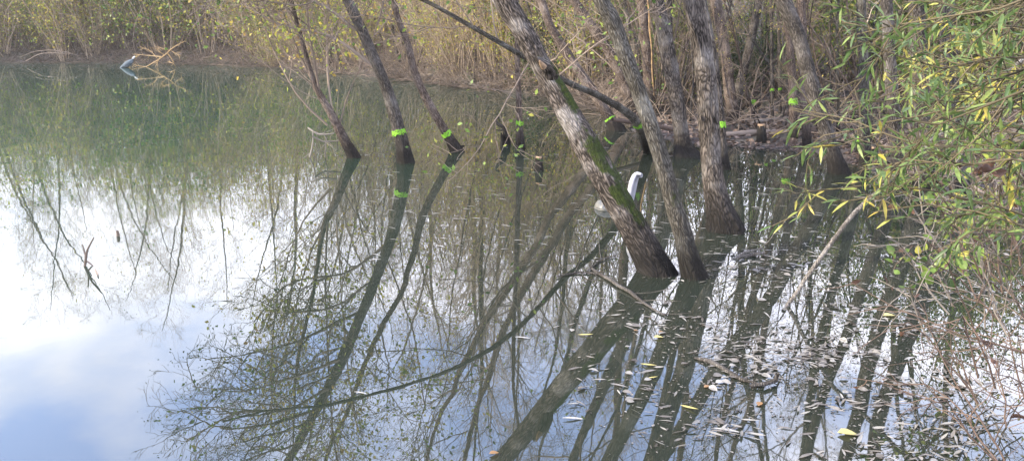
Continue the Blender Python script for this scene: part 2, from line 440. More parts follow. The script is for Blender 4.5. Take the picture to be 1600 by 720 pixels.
# ------------------------------------------------------------------ world, sun, camera
SUN_EL, SUN_AZ = 27.0, -101.0            # azimuth from the view direction, negative = to the left
def make_world():
    w = bpy.data.worlds.new('World'); sc.world = w; w.use_nodes = True
    nt = w.node_tree; N, L = nt.nodes, nt.links; N.clear()
    sky = N.new('ShaderNodeTexSky'); sky.sky_type = 'NISHITA'; sky.sun_disc = False
    sky.sun_elevation = R(SUN_EL); sky.sun_rotation = R(SUN_AZ % 360); sky.air_density = 1.0; sky.dust_density = 1.0; sky.ozone_density = 1.0
    tc = N.new('ShaderNodeTexCoord'); sx = N.new('ShaderNodeSeparateXYZ'); L.new(tc.outputs['Generated'], sx.inputs[0])
    zz = math_n(N, L, 'ADD', math_n(N, L, 'MAXIMUM', sx.outputs[2], 0.0), .22)
    cx = N.new('ShaderNodeCombineXYZ')
    L.new(math_n(N, L, 'DIVIDE', sx.outputs[0], zz), cx.inputs[0]); L.new(math_n(N, L, 'DIVIDE', sx.outputs[1], zz), cx.inputs[1])
    n = N.new('ShaderNodeTexNoise'); n.inputs['Scale'].default_value = 1.9; n.inputs['Detail'].default_value = 9; n.inputs['Roughness'].default_value = .55
    mp = N.new('ShaderNodeMapping'); mp.inputs['Location'].default_value = (CLOUD_OFF[0], CLOUD_OFF[1], 0); L.new(cx.outputs[0], mp.inputs[0]); L.new(mp.outputs[0], n.inputs['Vector'])
    low = N.new('ShaderNodeMapRange'); low.interpolation_type = 'SMOOTHSTEP'
    low.inputs['From Min'].default_value = .43; low.inputs['From Max'].default_value = .25; low.inputs['To Min'].default_value = 0; low.inputs['To Max'].default_value = .55
    L.new(sx.outputs[2], low.inputs['Value'])
    rt = N.new('ShaderNodeMapRange'); rt.inputs['From Min'].default_value = -.15; rt.inputs['From Max'].default_value = .35; rt.inputs['To Min'].default_value = 0; rt.inputs['To Max'].default_value = .22
    L.new(sx.outputs[0], rt.inputs['Value'])
    c = math_n(N, L, 'ADD', math_n(N, L, 'ADD', n.outputs[0], low.outputs[0]), rt.outputs[0])
    mr = ramp(N, [(.56, (0, 0, 0)), (.80, (1, 1, 1))]); L.new(c, mr.inputs[0])
    veil = mixc(N, L, 1.0, mixc(N, L, 1.0, sky.outputs[0], (1.8, 1.8, 2.1), 'MULTIPLY'), (2.5, 3.0, 4.6), 'ADD')   # thin high cloud over the blue
    lf = N.new('ShaderNodeMapRange'); lf.interpolation_type = 'SMOOTHSTEP'; lf.inputs['From Min'].default_value = .05; lf.inputs['From Max'].default_value = -.45; lf.inputs['To Min'].default_value = 0; lf.inputs['To Max'].default_value = 1
    L.new(sx.outputs[0], lf.inputs['Value'])
    cc = mixc(N, L, lf.outputs[0], CLOUD_COL, (13.5, 13.6, 14.8))       # dimmer cloud towards the left
    n5 = N.new('ShaderNodeTexNoise'); n5.inputs['Scale'].default_value = 4.5; n5.inputs['Detail'].default_value = 6; L.new(mp.outputs[0], n5.inputs['Vector'])
    sh = ramp(N, [(.3, (.80, .83, .89)), (.62, (1.04, 1.04, 1.04))]); L.new(n5.outputs[0], sh.inputs[0])
    cc = mixc(N, L, 1.0, cc, sh.outputs[0], 'MULTIPLY')
    col = mixc(N, L, mr.outputs[0], veil, cc)
    bg = N.new('ShaderNodeBackground'); bg.inputs['Strength'].default_value = SKY_STR; L.new(col, bg.inputs[0])
    o = N.new('ShaderNodeOutputWorld'); L.new(bg.outputs[0], o.inputs[0])

CLOUD_OFF = (3.1, 1.7)
CLOUD_COL = (18.5, 18.5, 21.0)
SKY_STR = 0.13
make_world()
sl = bpy.data.lights.new('sun', 'SUN'); sl.energy = 5.0; sl.angle = R(.5); sl.color = (1, .87, .64)
so = bpy.data.objects.new('sun', sl); COL.objects.link(so)
sd = Vector((math.sin(R(SUN_AZ)) * math.cos(R(SUN_EL)), math.cos(R(SUN_AZ)) * math.cos(R(SUN_EL)), math.sin(R(SUN_EL))))
so.rotation_euler = sd.to_track_quat('Z', 'Y').to_euler(); so.location = tuple(sd * 60)
cam = bpy.data.cameras.new('camera'); cam.sensor_width = 36; cam.lens = F / 1600 * 36; cam.clip_end = 2000; cam.clip_start = .05
co = bpy.data.objects.new('camera', cam); COL.objects.link(co); co.location = (0, 0, H); co.rotation_euler = (R(90) - PITCH, 0, 0)
sc.camera = co
sc.view_settings.view_transform = 'Standard'; sc.view_settings.look = 'None'; sc.view_settings.exposure = 1.05; sc.view_settings.gamma = 1.0
sc.cycles.max_bounces = 6; sc.cycles.diffuse_bounces = 3; sc.cycles.glossy_bounces = 3; sc.cycles.transmission_bounces = 2
sc.cycles.use_denoising = True

# ------------------------------------------------------------------ shoreline, ground, water
SH = np.array([(-500, 97), (0, 97), (200, 98), (420, 104), (500, 114), (600, 120), (700, 134), (760, 140), (850, 148), (920, 163), (960, 184), (1000, 208),
               (1080, 224), (1160, 230), (1250, 236), (1330, 256), (1420, 282), (1520, 312), (1650, 338)], float)
shore = [W(u, v)[:2] for u, v in SH]
POND = np.array(shore + [(4.9, 5.2), (4.2, 3.8), (3.4, 2.4), (2.2, 1.7), (.8, 1.5), (-2, 1.4), (-6, .4), (-20, -4), (-60, -8), (-72, 8), (-60, 30)])
def sdist(X, Y):
    X = np.asarray(X, float); Y = np.asarray(Y, float)
    d = np.full(X.shape, 1e9); ins = np.zeros(X.shape, bool)
    n = len(POND)
    for i in range(n):
        a, b = POND[i], POND[(i + 1) % n]; e = b - a
        t = np.clip(((X - a[0]) * e[0] + (Y - a[1]) * e[1]) / (e @ e), 0, 1)
        d = np.minimum(d, np.hypot(X - a[0] - t * e[0], Y - a[1] - t * e[1]))
        c = (a[1] > Y) != (b[1] > Y)
        with np.errstate(divide='ignore', invalid='ignore'):
            ins ^= c & (X < e[0] * (Y - a[1]) / e[1] + a[0])
    return np.where(ins, -d, d)

def gz(X, Y):
    X = np.asarray(X, float); Y = np.asarray(Y, float)
    d = sdist(X, Y)
    q = np.stack([X, Y, 0 * X], -1)
    d = d + .35 * vnoise(q * .9, 3) + .12 * vnoise(q * 3.1, 4)
    right = sstep(.5, 2.2, X) * (1 - sstep(15, 19, Y))
    dp = np.maximum(d, 0)
    zl = .34 * (1 - np.exp(-dp / .35)) + .16 * np.minimum(dp, 30)
    zr = .035 * (1 - np.exp(-dp / .3)) + .02 * np.minimum(dp, 2.2) + .24 * np.clip(dp - 2.2, 0, 22)
    z = zl * (1 - right) + zr * right
    z = np.where(d < 0, np.maximum(d * .45, -.9), z)
    return z + np.where(d > 0, .05 * vnoise(q * 1.7, 5) * np.minimum(1, dp) , 0)

def axis(lo, hi, dense):
    a = [lo]
    while a[-1] < hi:
        x = a[-1]; st = 8.0
        for l, h_, s in dense:
            if l <= x < h_: st = min(st, s)
        a.append(x + st)
    return np.array(a)
gx = axis(-260, 260, [(-60, 40, 1.0), (-36, 14, .5), (-8, 9, .22)])
gy = axis(-60, 420, [(-12, 60, 1.0), (0, 40, .4), (1, 18, .22)])
GX, GY = np.meshgrid(gx, gy)
GZ = gz(GX, GY)
mb = MB()
nx, ny = len(gx), len(gy)
i = np.arange(ny - 1)[:, None] * nx; j = np.arange(nx - 1)[None]
mb.add(np.stack([GX, GY, GZ], -1).reshape(-1, 3), np.stack([i + j, i + j + 1, i + nx + j + 1, i + nx + j], -1).reshape(-1, 4), val=.5)
tag(mb.build('ground', ground_mat()), kind='structure')
mb = MB()
wx = np.linspace(-74, 8, 42); wy = np.linspace(-9, 36, 24); WX, WY = np.meshgrid(wx, wy)
i = np.arange(23)[:, None] * 42; j = np.arange(41)[None]
mb.add(np.stack([WX, WY, 0 * WX], -1).reshape(-1, 3), np.stack([i + j, i + j + 1, i + 42 + j + 1, i + 42 + j], -1).reshape(-1, 4), val=.5)
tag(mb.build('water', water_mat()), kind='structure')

# ------------------------------------------------------------------ the trees one can single out
TRIM = .81
def solve(spec, k, onland=False):
    """rows of ('d'|'r', u, v, width_px[, Y]) -> x,y,z,r"""
    u, v = spec[0][1:3]
    Y0 = W(u, v)[1]; z0 = 0.0
    out = []
    for s in spec:
        r = s[0] == 'r'; d = ray(s[1], s[2])
        if len(s) > 4: Y = s[4]
        elif not r: Y = d[1] * (Y0 + H * k) / (d[1] - k * d[2])
        else: Y = d[1] * (Y0 - H * k) / (d[1] + k * d[2])
        p = PT(s[1], s[2], Y, r)
        out.append([*p, s[3] * TRIM / 2 * pxm(p, r)])
    return np.array(out)

def extend(P4, height, wander=.08, upw=.12):
    """carry a trunk on above the frame, up to its full height"""
    P = [r for r in P4]; d = P[-1][:3] - P[-3][:3]; d /= np.linalg.norm(d)
    r = P[-1][3]; z0 = P[-1][2]
    while P[-1][2] < height and len(P) < 40:
        d = d + rng.normal(0, wander, 3); d[2] += upw; d /= np.linalg.norm(d)
        t = (P[-1][2] - z0) / max(height - z0, .1)
        P.append(np.append(P[-1][:3] + d * .6, max(.012, r * (1 - t * .9))))
    return np.array(P)

def sink(P4, depth=.5):
    d = P4[0, :3] - P4[1, :3]; d /= np.linalg.norm(d)
    b = P4[0].copy(); b[:3] += d * depth
    return np.vstack([b, P4])

def paint_band(P, rad, zc, hgt, parent, arc=(.15, 2.95), seed=0):
    """a ragged spray mark lying a few mm proud of the bark"""
    m = MB(); k = int(np.argmin(np.abs(P[:, 2] - zc)))
    lo = max(1, k - 1)
    T, U, Vv = frames(P, np.array([0.0, 1.0, 0.05]))
    s = 30; a = np.linspace(arc[0], arc[1], s)
    nz = 5; V = []
    t = T[k]; c = P[k]
    hgt = hgt * .64
    top = hgt / 2 * (1 + .5 * vnoise(np.stack([a * 3, 0 * a, 0 * a + seed], -1), seed)); bot = -hgt / 2 * (1 + .6 * vnoise(np.stack([a * 4, 0 * a, 0 * a + seed + 9], -1), seed + 3))
    r = rad[k] * 1.09 + .006
    for q in np.linspace(0, 1, nz):
        hh = bot + (top - bot) * q
        V.append(c + np.cos(a)[:, None] * U[k] * r + np.sin(a)[:, None] * Vv[k] * r + hh[:, None] * t + (rng.normal(0, .0015, (s, 1)) * (U[k] + Vv[k])))
    V = np.array(V)
    i = np.arange(nz - 1)[:, None] * s; j = np.arange(s - 1)[None]
    m.add(V.reshape(-1, 3), np.stack([i + j, i + j + 1, i + s + j + 1, i + s + j], -1).reshape(-1, 4), val=.5)
    return m.build('paint_band', M['paint'], parent)

def hero(name, label, spec, k, mat, height, cat='tree', group='trees standing in the pond', sides=24, step=.05, flare=.25, seed=0, moss=None, mossz=None,
         cr=None, t0=.35, leaves=None, leafmat='leaf_yellow', paint=None, bias=None, rough=1.0, wander=.08, upw=.12, limbs=(), land=False):
    P4 = solve(spec, k)
    base = P4[0].copy()
    full = sink(extend(P4, height, wander, upw), .5)
    t = thing(name, (base[0], base[1], 0), label, cat, group)
    m = MB(); P, rad = trunk_mesh(m, full, sides, step, seed, rough, moss, mossz, flare)
    m.build('trunk', mat, t)
    if paint: paint_band(P, rad, paint[0], paint[1], t, seed=seed)
    lp = []
    if cr or limbs:
        m = MB()
        for lim in limbs:
            B4 = solve_limb(lim)
            C = catmull(B4, .12); tube(m, C[:, :3], np.maximum(C[:, 3], .004), 7)
            crown(m, lp, C[:, :3], lambda q: .03, (7, 1.1, 6, 4), .15)
        if cr:
            up = P[P[:, 2] > .3]; rr = rad[P[:, 2] > .3]
            crown(m, lp, up[::4] if len(up) > 60 else up, lambda q: rr[min(len(rr) - 1, int(q * len(rr)))], cr, t0, bias)
        m.build('crown', M['twig'], t)
        if leaves:
            m = MB(); leaf_cloud(m, lp, leaves[0], leaves[1], leaves[2], keep=leaves[3]); m.build('foliage', M[leafmat], t)
    return t, P, rad

def solve_limb(lim):
    out = []
    for kind, u, v, w, Y in lim:
        p = PT(u, v, Y, kind == 'r'); out.append([*p, w / 2 * pxm(p, kind == 'r')])
    return np.array(out)

D = lambda *a: ('d', *a)
Rf = lambda *a: ('r', *a)

# A: the big mossy leaning trunk
tA, PA, rA = hero('leaning_tree', 'thick leaning tree with green moss down its right side, nearest in the water', [D(1027, 425, 58), D(1000, 375, 54), D(960, 305, 51), D(930, 250, 49), D(900, 197, 46), D(870, 145, 42), D(850, 110, 41), D(815, 45, 42), D(783, -8, 41)],
     .37, M['bark_mossy'], 8.0, sides=64, step=.018, flare=.12, seed=3, moss=(.72, -.55, .3), mossz=(.12, 1.75), cr=(8, 2.2, 6, 4), t0=.4)
# its broken stub
m = MB()
s4 = solve_limb([('d', 866, 128, 20, 5.72), ('d', 858, 108, 22, 5.6), ('d', 846, 97, 15, 5.52), ('d', 838, 90, 6, 5.48)])
trunk_mesh(m, s4, 14, .02, 5, 1.2, (.6, -.2, .6), (0, 3), cap=True); st = m.build('broken_stub', M['bark_mossy'], tA)
m = MB()
s4 = solve_limb([('d', 850, 105, 8, 5.49), ('d', 846, 100, 6, 5.46), ('d', 843, 95, 2, 5.43)])
trunk_mesh(m, s4, 9, .012, 6, 1.5, cap=True); m.build('torn_wood', M['cutwood'], st)

hero('slender_tree', 'slender grey lichened trunk standing just right of the thick mossy leaning tree', [D(1085, 432, 42), D(1068, 370, 35), D(1050, 310, 32), D(1035, 255, 30), D(1018, 200, 29), D(1000, 150, 29), D(975, 80, 30), D(955, 30, 31), D(936, -8, 31)],
     .1, M['bark_smooth'], 8.0, sides=44, step=.022, flare=.12, seed=8, moss=(.5, -.6, .2), mossz=(.35, .75), cr=(8, 2.0, 6, 4), t0=.4)
hero('upright_tree', 'upright fissured trunk with wide flared foot, right of the two nearest leaning trunks', [D(1132, 358, 54), D(1122, 320, 45), D(1113, 270, 41), D(1108, 200, 39), D(1103, 130, 38), D(1096, 70, 37), D(1082, -8, 36)],
     .2, M['bark_grey'], 9.0, sides=48, step=.024, flare=.35, seed=12, cr=(10, 2.2, 7, 5), t0=.3)
hero('thin_tree', 'thin pale trunk with a green paint spot, close behind the flared upright trunk', [D(1130, 264, 19), D(1127, 200, 15), D(1118, 120, 15), D(1108, 50, 14), D(1096, -8, 14)],
     .1, M['bark_grey'], 8.5, sides=20, step=.04, flare=.3, seed=15, cr=(9, 1.8, 6, 4), t0=.3, paint=(.52, .09))
hero('fissured_tree', 'deeply furrowed trunk with dark shaggy rooted foot at the edge of the mud', [D(1072, 244, 36), D(1066, 218, 29), D(1058, 160, 28), D(1045, 90, 28), D(1035, 40, 27), D(1023, -8, 26)],
     .15, M['bark_grey'], 10.0, sides=40, step=.03, flare=.5, seed=17, cr=(12, 2.2, 7, 5), t0=.36)
hero('bowed_tree', 'brown leaning trunk ending in dark roots behind the mossy leaning tree', [D(962, 203, 24), D(950, 180, 19), D(920, 135, 19), D(890, 90, 18), D(862, 45, 16), D(842, -8, 15)],
     .3, M['bark_brown'], 9.0, sides=20, step=.05, flare=.4, seed=21, cr=(12, 2.2, 7, 5), t0=.25, leaves=(1, .05, .1, .3), paint=(.19, .045))
hero('arching_tree', 'low arching grey trunk reaching far left over the water, paint at its foot', [D(1015, 238, 20, 10.4), D(992, 188, 17, 9.6), D(945, 155, 13, 8.8), D(880, 125, 11, 8.2), D(800, 78, 9, 7.55), D(725, 35, 8, 7.45), D(660, 0, 7, 7.5), Rf(600, 612, 6, 7.5), Rf(520, 632, 5, 7.5), Rf(430, 640, 4, 7.6)],
     0, M['bark_smooth'], 2.4, sides=22, step=.05, flare=.15, seed=23, cr=(16, 1.5, 8, 5), t0=.35, leaves=(1, .05, .1, .35), leafmat='leaf_green', paint=(.46, .15), wander=.05, upw=.05)
hero('leaning_pole_tree', 'long straight brown trunk leaning left, rooted on the muddy bank behind the pond trees', [D(992, 178, 22), D(970, 120, 20), D(948, 75, 18), D(920, 35, 18), D(892, -8, 17)],
     .2, M['bark_brown'], 11.0, sides=18, step=.06, flare=.3, seed=25, cr=(14, 2.6, 7, 5), t0=.25, leaves=(1, .05, .1, .3))
tI, PI_, rI = hero('split_tree', 'reddish upright trunk with a strip of yellow split wood', [D(1017, 182, 21), D(1013, 110, 20), D(1008, 50, 20), D(1002, -8, 20)],
     .1, M['bark_brown'], 11.0, sides=20, step=.05, flare=.25, seed=27, cr=(10, 2.2, 6, 4), t0=.4)
m = MB(); Y = W(1017, 182)[1] - .14
q4 = solve_limb([('d', 1022, 150, 1.5, Y), ('d', 1019, 110, 3, Y), ('d', 1018, 75, 2, Y), ('d', 1015, 45, 3.4, Y), ('d', 1014, 20, 2, Y), ('d', 1011, -8, 3, Y)]); trunk_mesh(m, q4, 8, .06, 3, .8, cap=True)
m.build('split_strip', M['splitwood'], tI)
hero('forked_tree', 'slim pale trunk leaning left between the lichened slender trunk and the split one', [D(1006, 170, 14), D(995, 90, 13), D(984, 40, 12), D(972, -8, 12)],
     .1, M['bark_smooth'], 10.0, sides=16, step=.07, flare=.2, seed=29, cr=(10, 2.0, 6, 4), t0=.4, leaves=(1, .05, .1, .15))
hero('flared_tree', 'brown trunk with dark flared foot standing back on the leafy mud by saplings', [D(1149, 196, 24), D(1141, 150, 22), D(1134, 90, 20), D(1124, 30, 20), D(1116, -8, 20)],
     .1, M['bark_brown'], 11.0, sides=22, step=.05, flare=.5, seed=31, cr=(10, 2.3, 6, 4), t0=.4, leaves=(1, .05, .1, .15))
hero('painted_pole_tree', 'slim upright trunk with a bright green paint band beside the cut stump', [D(1240, 222, 18), D(1239, 165, 15), D(1236, 100, 14), D(1231, 40, 14), D(1227, -8, 14)],
     .1, M['bark_brown'], 10.0, sides=18, step=.05, flare=.15, seed=33, cr=(12, 2.1, 7, 5), t0=.36, paint=(.55, .12))
hero('twin_pole_tree', 'slim brown trunk touching the right side of the painted slim upright trunk', [D(1261, 232, 17), D(1258, 160, 15), D(1255, 80, 15), D(1251, -8, 15)],
     .1, M['bark_brown'], 10.0, sides=18, step=.05, flare=.15, seed=34, cr=(12, 2.1, 7, 5), t0=.36, leaves=(1, .05, .1, .15))
hero('dark_leaning_tree', 'dark trunk leaning left behind the hanging willow leaves, foot wet and black', [D(1310, 270, 32), D(1300, 235, 26), D(1285, 185, 26), D(1268, 130, 26), D(1252, 70, 27), D(1236, 30, 28), D(1219, -8, 29)],
     .15, M['bark_dark'], 10.0, sides=32, step=.04, flare=.2, seed=36, cr=(12, 2.2, 7, 5), t0=.36)
for q, (lab, sp, k, mt) in enumerate([
    ('straight grey trunk seen through the willow leaves, right of the dark leaning trunk', [D(1352, 262, 19), D(1350, 120, 18), D(1345, -8, 18)], .1, 'bark_smooth'),
    ('left one of the dark trunks half hidden behind the dense willow leaves', [D(1405, 285, 24), D(1392, 120, 22), D(1384, -8, 21)], .15, 'bark_dark'),
    ('middle one of the dark trunks half hidden behind the dense willow leaves', [D(1448, 300, 36), D(1438, 150, 31), D(1432, -8, 30)], .1, 'bark_dark'),
    ('right one of the dark trunks half hidden behind the dense willow leaves', [D(1502, 318, 34), D(1487, 150, 30), D(1478, -8, 29)], .15, 'bark_dark')]):
    hero('screened_tree', lab, sp, k, M[mt], 9.0, sides=24, step=.06, flare=.25, seed=40 + q, cr=(12, 1.9, 7, 5), t0=.32, group='trees behind the willow')
hero('crooked_tree', 'crooked dark trunk with a broad green paint band, alone in open water', [D(633, 254, 30), D(627, 220, 25), D(613, 165, 22), D(598, 122, 21), D(580, 80, 20), D(562, 40, 20), D(539, -8, 20), Rf(535, 560, 19), Rf(500, 630, 17), Rf(450, 722, 14)],
     0, M['bark_dark'], 7.0, sides=36, step=.03, flare=.2, seed=45, cr=(20, 1.8, 8, 6), t0=.28, leaves=(1, .034, .05, .18), leafmat='leaf_dark', paint=(.385, .10), bias=np.array([-1.3, 0, 0]),
     limbs=[[Rf(513, 606, 5.9, 9.5), Rf(450, 640, 4.6, 9.3), Rf(370, 646, 3.3, 9.1), Rf(290, 690, 2.0, 9.0)], [Rf(495, 640, 5.3, 9.5), Rf(420, 662, 4.0, 9.2), Rf(345, 668, 2.6, 9.0), Rf(280, 640, 1.3, 8.9)], [Rf(560, 490, 5.3, 9.6), Rf(470, 530, 4.0, 9.5), Rf(400, 550, 2.6, 9.4), Rf(320, 560, 1.3, 9.3)],
            [Rf(600, 385, 5.3, 9.7), Rf(540, 425, 4.0, 9.8), Rf(450, 445, 2.6, 9.9), Rf(395, 505, 1.3, 9.9)], [Rf(530, 560, 5.3, 9.5), Rf(450, 590, 4.0, 9.2), Rf(380, 610, 2.6, 9.0), Rf(300, 600, 1.3, 9.0)], [Rf(580, 440, 4.6, 9.6), Rf(520, 480, 3.3, 9.6), Rf(430, 490, 2.6, 9.6)]])
hero('narrow_leaning_tree', 'narrow leaning trunk with a green paint patch just above the waterline', [D(714, 236, 22), D(698, 209, 17), D(672, 165, 15), D(650, 120, 14), D(637, 70, 13), D(622, 30, 12), D(609, -8, 11), Rf(572, 560, 9), Rf(545, 640, 7)],
     0, M['bark_brown'], 6.5, sides=24, step=.04, flare=.2, seed=47, cr=(18, 1.7, 7, 5), t0=.36, leaves=(1, .055, .06, .4), paint=(.24, .09))
hero('post_like_tree', 'very slim upright trunk with yellow bare wood and a green paint mark, beside a snag', [D(813, 232, 17), D(812, 192, 12), D(809, 120, 11), D(808, 62, 10), D(806, -8, 9)],
     0, M['bark_brown'], 6.0, sides=18, step=.05, flare=.2, seed=49, cr=(12, 1.4, 6, 4), t0=.3, paint=(.32, .10))
# N: multi-stemmed shrub-like tree
tN, PN, rN = hero('shrubby_tree', 'leaning many-stemmed tree with thin golden shoots, left of the crooked trunk', [D(553, 246, 20), D(536, 215, 17), D(516, 175, 15), D(496, 140, 12), D(482, 100, 9), D(468, 50, 8), D(452, -8, 7)],
     0, M['bark_brown'], 5.0, sides=24, step=.04, flare=.15, seed=51)
m = MB(); lp = []
y0 = W(553, 246)[1]
for lim in ([('d', 512, 196, 4.2, y0), ('d', 485, 172, 3.6, y0), ('d', 462, 145, 3.0, y0), ('d', 440, 105, 2.4, y0 + .1), ('d', 420, 60, 2.4, y0 + .2), ('d', 395, -8, 1.8, y0 + .3)],
            [('d', 500, 146, 4.8, y0), ('d', 490, 90, 3.6, y0 - .1), ('d', 482, 40, 3.0, y0 - .2), ('d', 478, -8, 3.0, y0 - .2)],
            [('d', 490, 130, 4.2, y0), ('d', 470, 90, 3.6, y0 + .2), ('d', 450, 40, 3.0, y0 + .4), ('d', 432, -8, 2.4, y0 + .5)],
            [('d', 520, 180, 3.6, y0), ('d', 512, 120, 3.0, y0 + .1), ('d', 510, 60, 2.4, y0 + .2), ('d', 505, -8, 2.4, y0 + .3)],
            [('d', 530, 200, 3.0, y0), ('d', 540, 160, 2.4, y0 + .2), ('d', 556, 120, 1.8, y0 + .4), ('d', 575, 80, 1.2, y0 + .6)]):
    B4 = extend(solve_limb(lim), 4.2, .06, .08)
    C = catmull(B4, .15); tube(m, C[:, :3], np.maximum(C[:, 3], .003), 6)
    crown(m, lp, C[:, :3], lambda q: .015, (16, .9, 6, 4), .12)
for t_, b_ in kids(PN[PN[:, 2] > .35][::3], 34, .0, .8, 34, 1.9, 10, .09, .06):
    tube(m, b_, np.linspace(.007, .002, len(b_)), 4)
    for t2, c_ in kids(b_, 7, .15, 1, 35, .5, 6, .12, .03):
        tube(m, c_, np.linspace(.003, .0016, len(c_)), 3); lp.append(c_[3:])
m.build('crown', M['twig_tan'], tN)
m = MB(); leaf_cloud(m, lp, 1, .06, .06, keep=.5); m.build('foliage', M['leaf_yellow'], tN)

# ------------------------------------------------------------------ the wood on the banks
def vsh(u): return np.interp(u, SH[:, 0], SH[:, 1])
def place(u, off):
    p = W(u, vsh(u)); d = p[:2] / np.linalg.norm(p[:2]); q = p[:2] + d * off
    return np.array([q[0], q[1], float(gz(q[0], q[1]))])

def tree_proto(name, h, r, lean, spec, t0, leaves, mat, leafmat, twig='twig', wob=.05):
    t = thing(name, (0, 0, 0), 'x', 'tree')
    n = 12; P = [np.array([0, 0, -.3])]; d = np.array([lean, 0, 1.0]); d /= np.linalg.norm(d)
    for i in range(n): 
        d = d + rng.normal(0, wob, 3); d[2] += .05; d /= np.linalg.norm(d); P.append(P[-1] + d * h / n)
    P = np.array(P); rad = np.linspace(r, .012, n + 1); rad[0] = r * 1.3
    m = MB(); Pc, rc = trunk_mesh(m, np.column_stack([P, rad]), 10, .22, int(h * 7 + lean * 31) % 50, .8, flare=.2); m.build('trunk', mat, t)
    lp = []; m = MB(); crown(m, lp, P[1:], lambda q: r * (1 - q), spec, t0); m.build('crown', M[twig], t)
    if leaves:
        m = MB(); leaf_cloud(m, lp, leaves[0], leaves[1], leaves[2], keep=leaves[3]); m.build('foliage', M[leafmat], t)
    return t

def shrub_proto(name, h, nst, spread, leaves, leafmat, twig):
    t = thing(name, (0, 0, 0), 'x', 'shrub')
    m = MB(); lp = []
    for i in range(nst):
        a = rng.uniform(0, 6.283); s = spread * rng.uniform(.2, 1)
        d = np.array([math.cos(a) * s, math.sin(a) * s, 1.0]); L = h * rng.uniform(.6, 1.1)
        p0 = np.array([math.cos(a), math.sin(a), 0]) * rng.uniform(.02, .35); p0[2] = -.2
        P = bpath(p0, d, L, 9, .13, .0); tube(m, P, np.linspace(rng.uniform(.012, .025), .004, 9), 5)
        for t2, c in kids(P, 10, .1, 1, 48, L * .28, 6, .2, .0):
            tube(m, c, np.linspace(.006, .002, len(c)), 3)
            for t3, e in kids(c, 4, .2, 1, 40, L * .12, 4, .14, 0):
                tube(m, e, np.linspace(.003, .0016, len(e)), 3); lp.append(e)
            lp.append(c[2:])
    m.build('stems', M[twig], t)
    if leaves:
        m = MB(); leaf_cloud(m, lp, leaves[0], leaves[1], leaves[2], keep=leaves[3]); m.build('foliage', M[leafmat], t)
    return t

TP = [tree_proto('bank_tree', 11, .075, .05, (22, 2.2, 9, 5), .18, (1, .06, .12, .15), M['bark_brown'], 'leaf_yellow', 'twig_pale'),
      tree_proto('bank_tree', 13, .10, -.12, (24, 2.4, 9, 5), .22, None, M['bark_smooth'], None, 'twig_pale'),
      tree_proto('bank_tree', 9, .06, .14, (20, 2.0, 8, 5), .12, (1, .06, .12, .22), M['bark_brown'], 'leaf_yellow', 'twig_pale'),
      tree_proto('bank_tree', 12, .085, -.22, (16, 2.6, 8, 5), .3, (1, .06, .12, .12), M['bark_dark'], 'leaf_green', wob=.06)]
SP_ = [shrub_proto('bank_shrub', 5.2, 20, .5, (1, .085, .14, .5), 'leaf_yellow', 'twig_pale'),
       shrub_proto('bank_shrub', 4.2, 24, .6, (1, .08, .10, .3), 'leaf_yellow', 'twig_pale'),
       shrub_proto('bank_shrub', 4.8, 16, .5, (2, .09, .14, .7), 'leaf_green', 'twig'),
       shrub_proto('bank_shrub', 2.6, 14, .8, (3, .08, .12, .8), 'leaf_dark', 'twig')]
SP_ += [shrub_proto('bank_coppice', 7.5, 16, .28, (1, .06, .14, .12), 'leaf_yellow', 'twig_tan'), shrub_proto('bank_coppice', 6.2, 18, .4, (1, .06, .14, .25), 'leaf_yellow', 'twig_pale'), shrub_proto('bank_coppice', 5.5, 18, .45, (1, .06, .14, .22), 'leaf_green', 'twig')]
PP = [tree_proto('pole_tree', 6.5, .026, .1, (10, 1.0, 6, 4), .15, (1, .05, .1, .12), M['bark_brown'], 'leaf_yellow', 'twig_tan', .07), tree_proto('pole_tree', 5.0, .02, -.25, (9, .9, 6, 4), .12, None, M['bark_dark'], None, 'twig', .08),
      tree_proto('pole_tree', 7.5, .035, .2, (10, 1.2, 6, 4), .2, None, M['bark_smooth'], None, 'twig_pale', .05)]
used = set()
def put(protos, idx, loc, scale, rz, label, cat, group, tilt=(0, 0)):
    key = id(protos[idx])
    o = protos[idx] if key not in used else copy_tree(protos[idx])
    used.add(key)
    o.location = tuple(loc); o.rotation_euler = (tilt[0], tilt[1], rz); o.scale = (scale,) * 3
    tag(o, label, cat, group)
    return o

TL = ['slim brown tree with scattered yellow leaves in the bank wood', 'tall bare grey-barked tree in the bank wood', 'small golden-twigged tree with yellow leaves in the bank wood', 'dark slanting tree with few green leaves in the bank wood']
SL = ['golden-leaved many-stemmed shrub on the bank', 'nearly bare pale-twigged shrub on the bank', 'tall green-leaved shrub on the bank', 'low dark green bush on the bank',
      'tall upright coppice of slim pale stems on the bank', 'spreading coppice of slim golden-leaved stems on the bank', 'dark brown coppice with sparse green leaves on the muddy bank']
# far bank on the left
for i in range(26):
    u = -330 + 760 * (i + rng.random()) / 26
    put(TP, int(rng.choice(4, p=[.3, .3, .3, .1])), place(u, rng.uniform(.5, 9)), rng.uniform(.75, 1.15), rng.uniform(0, 6.28), None, 'tree', 'slim trees of the bank wood')
for i in range(78):
    u = -400 + 850 * (i + rng.random()) / 78
    k = int(rng.choice(4, p=[.38, .34, .25, .03]))
    put(SP_, k, place(u, rng.uniform(.0, 4.5)), rng.uniform(.55, 1.4), rng.uniform(0, 6.28), None, 'shrub', 'shrubs along the bank')
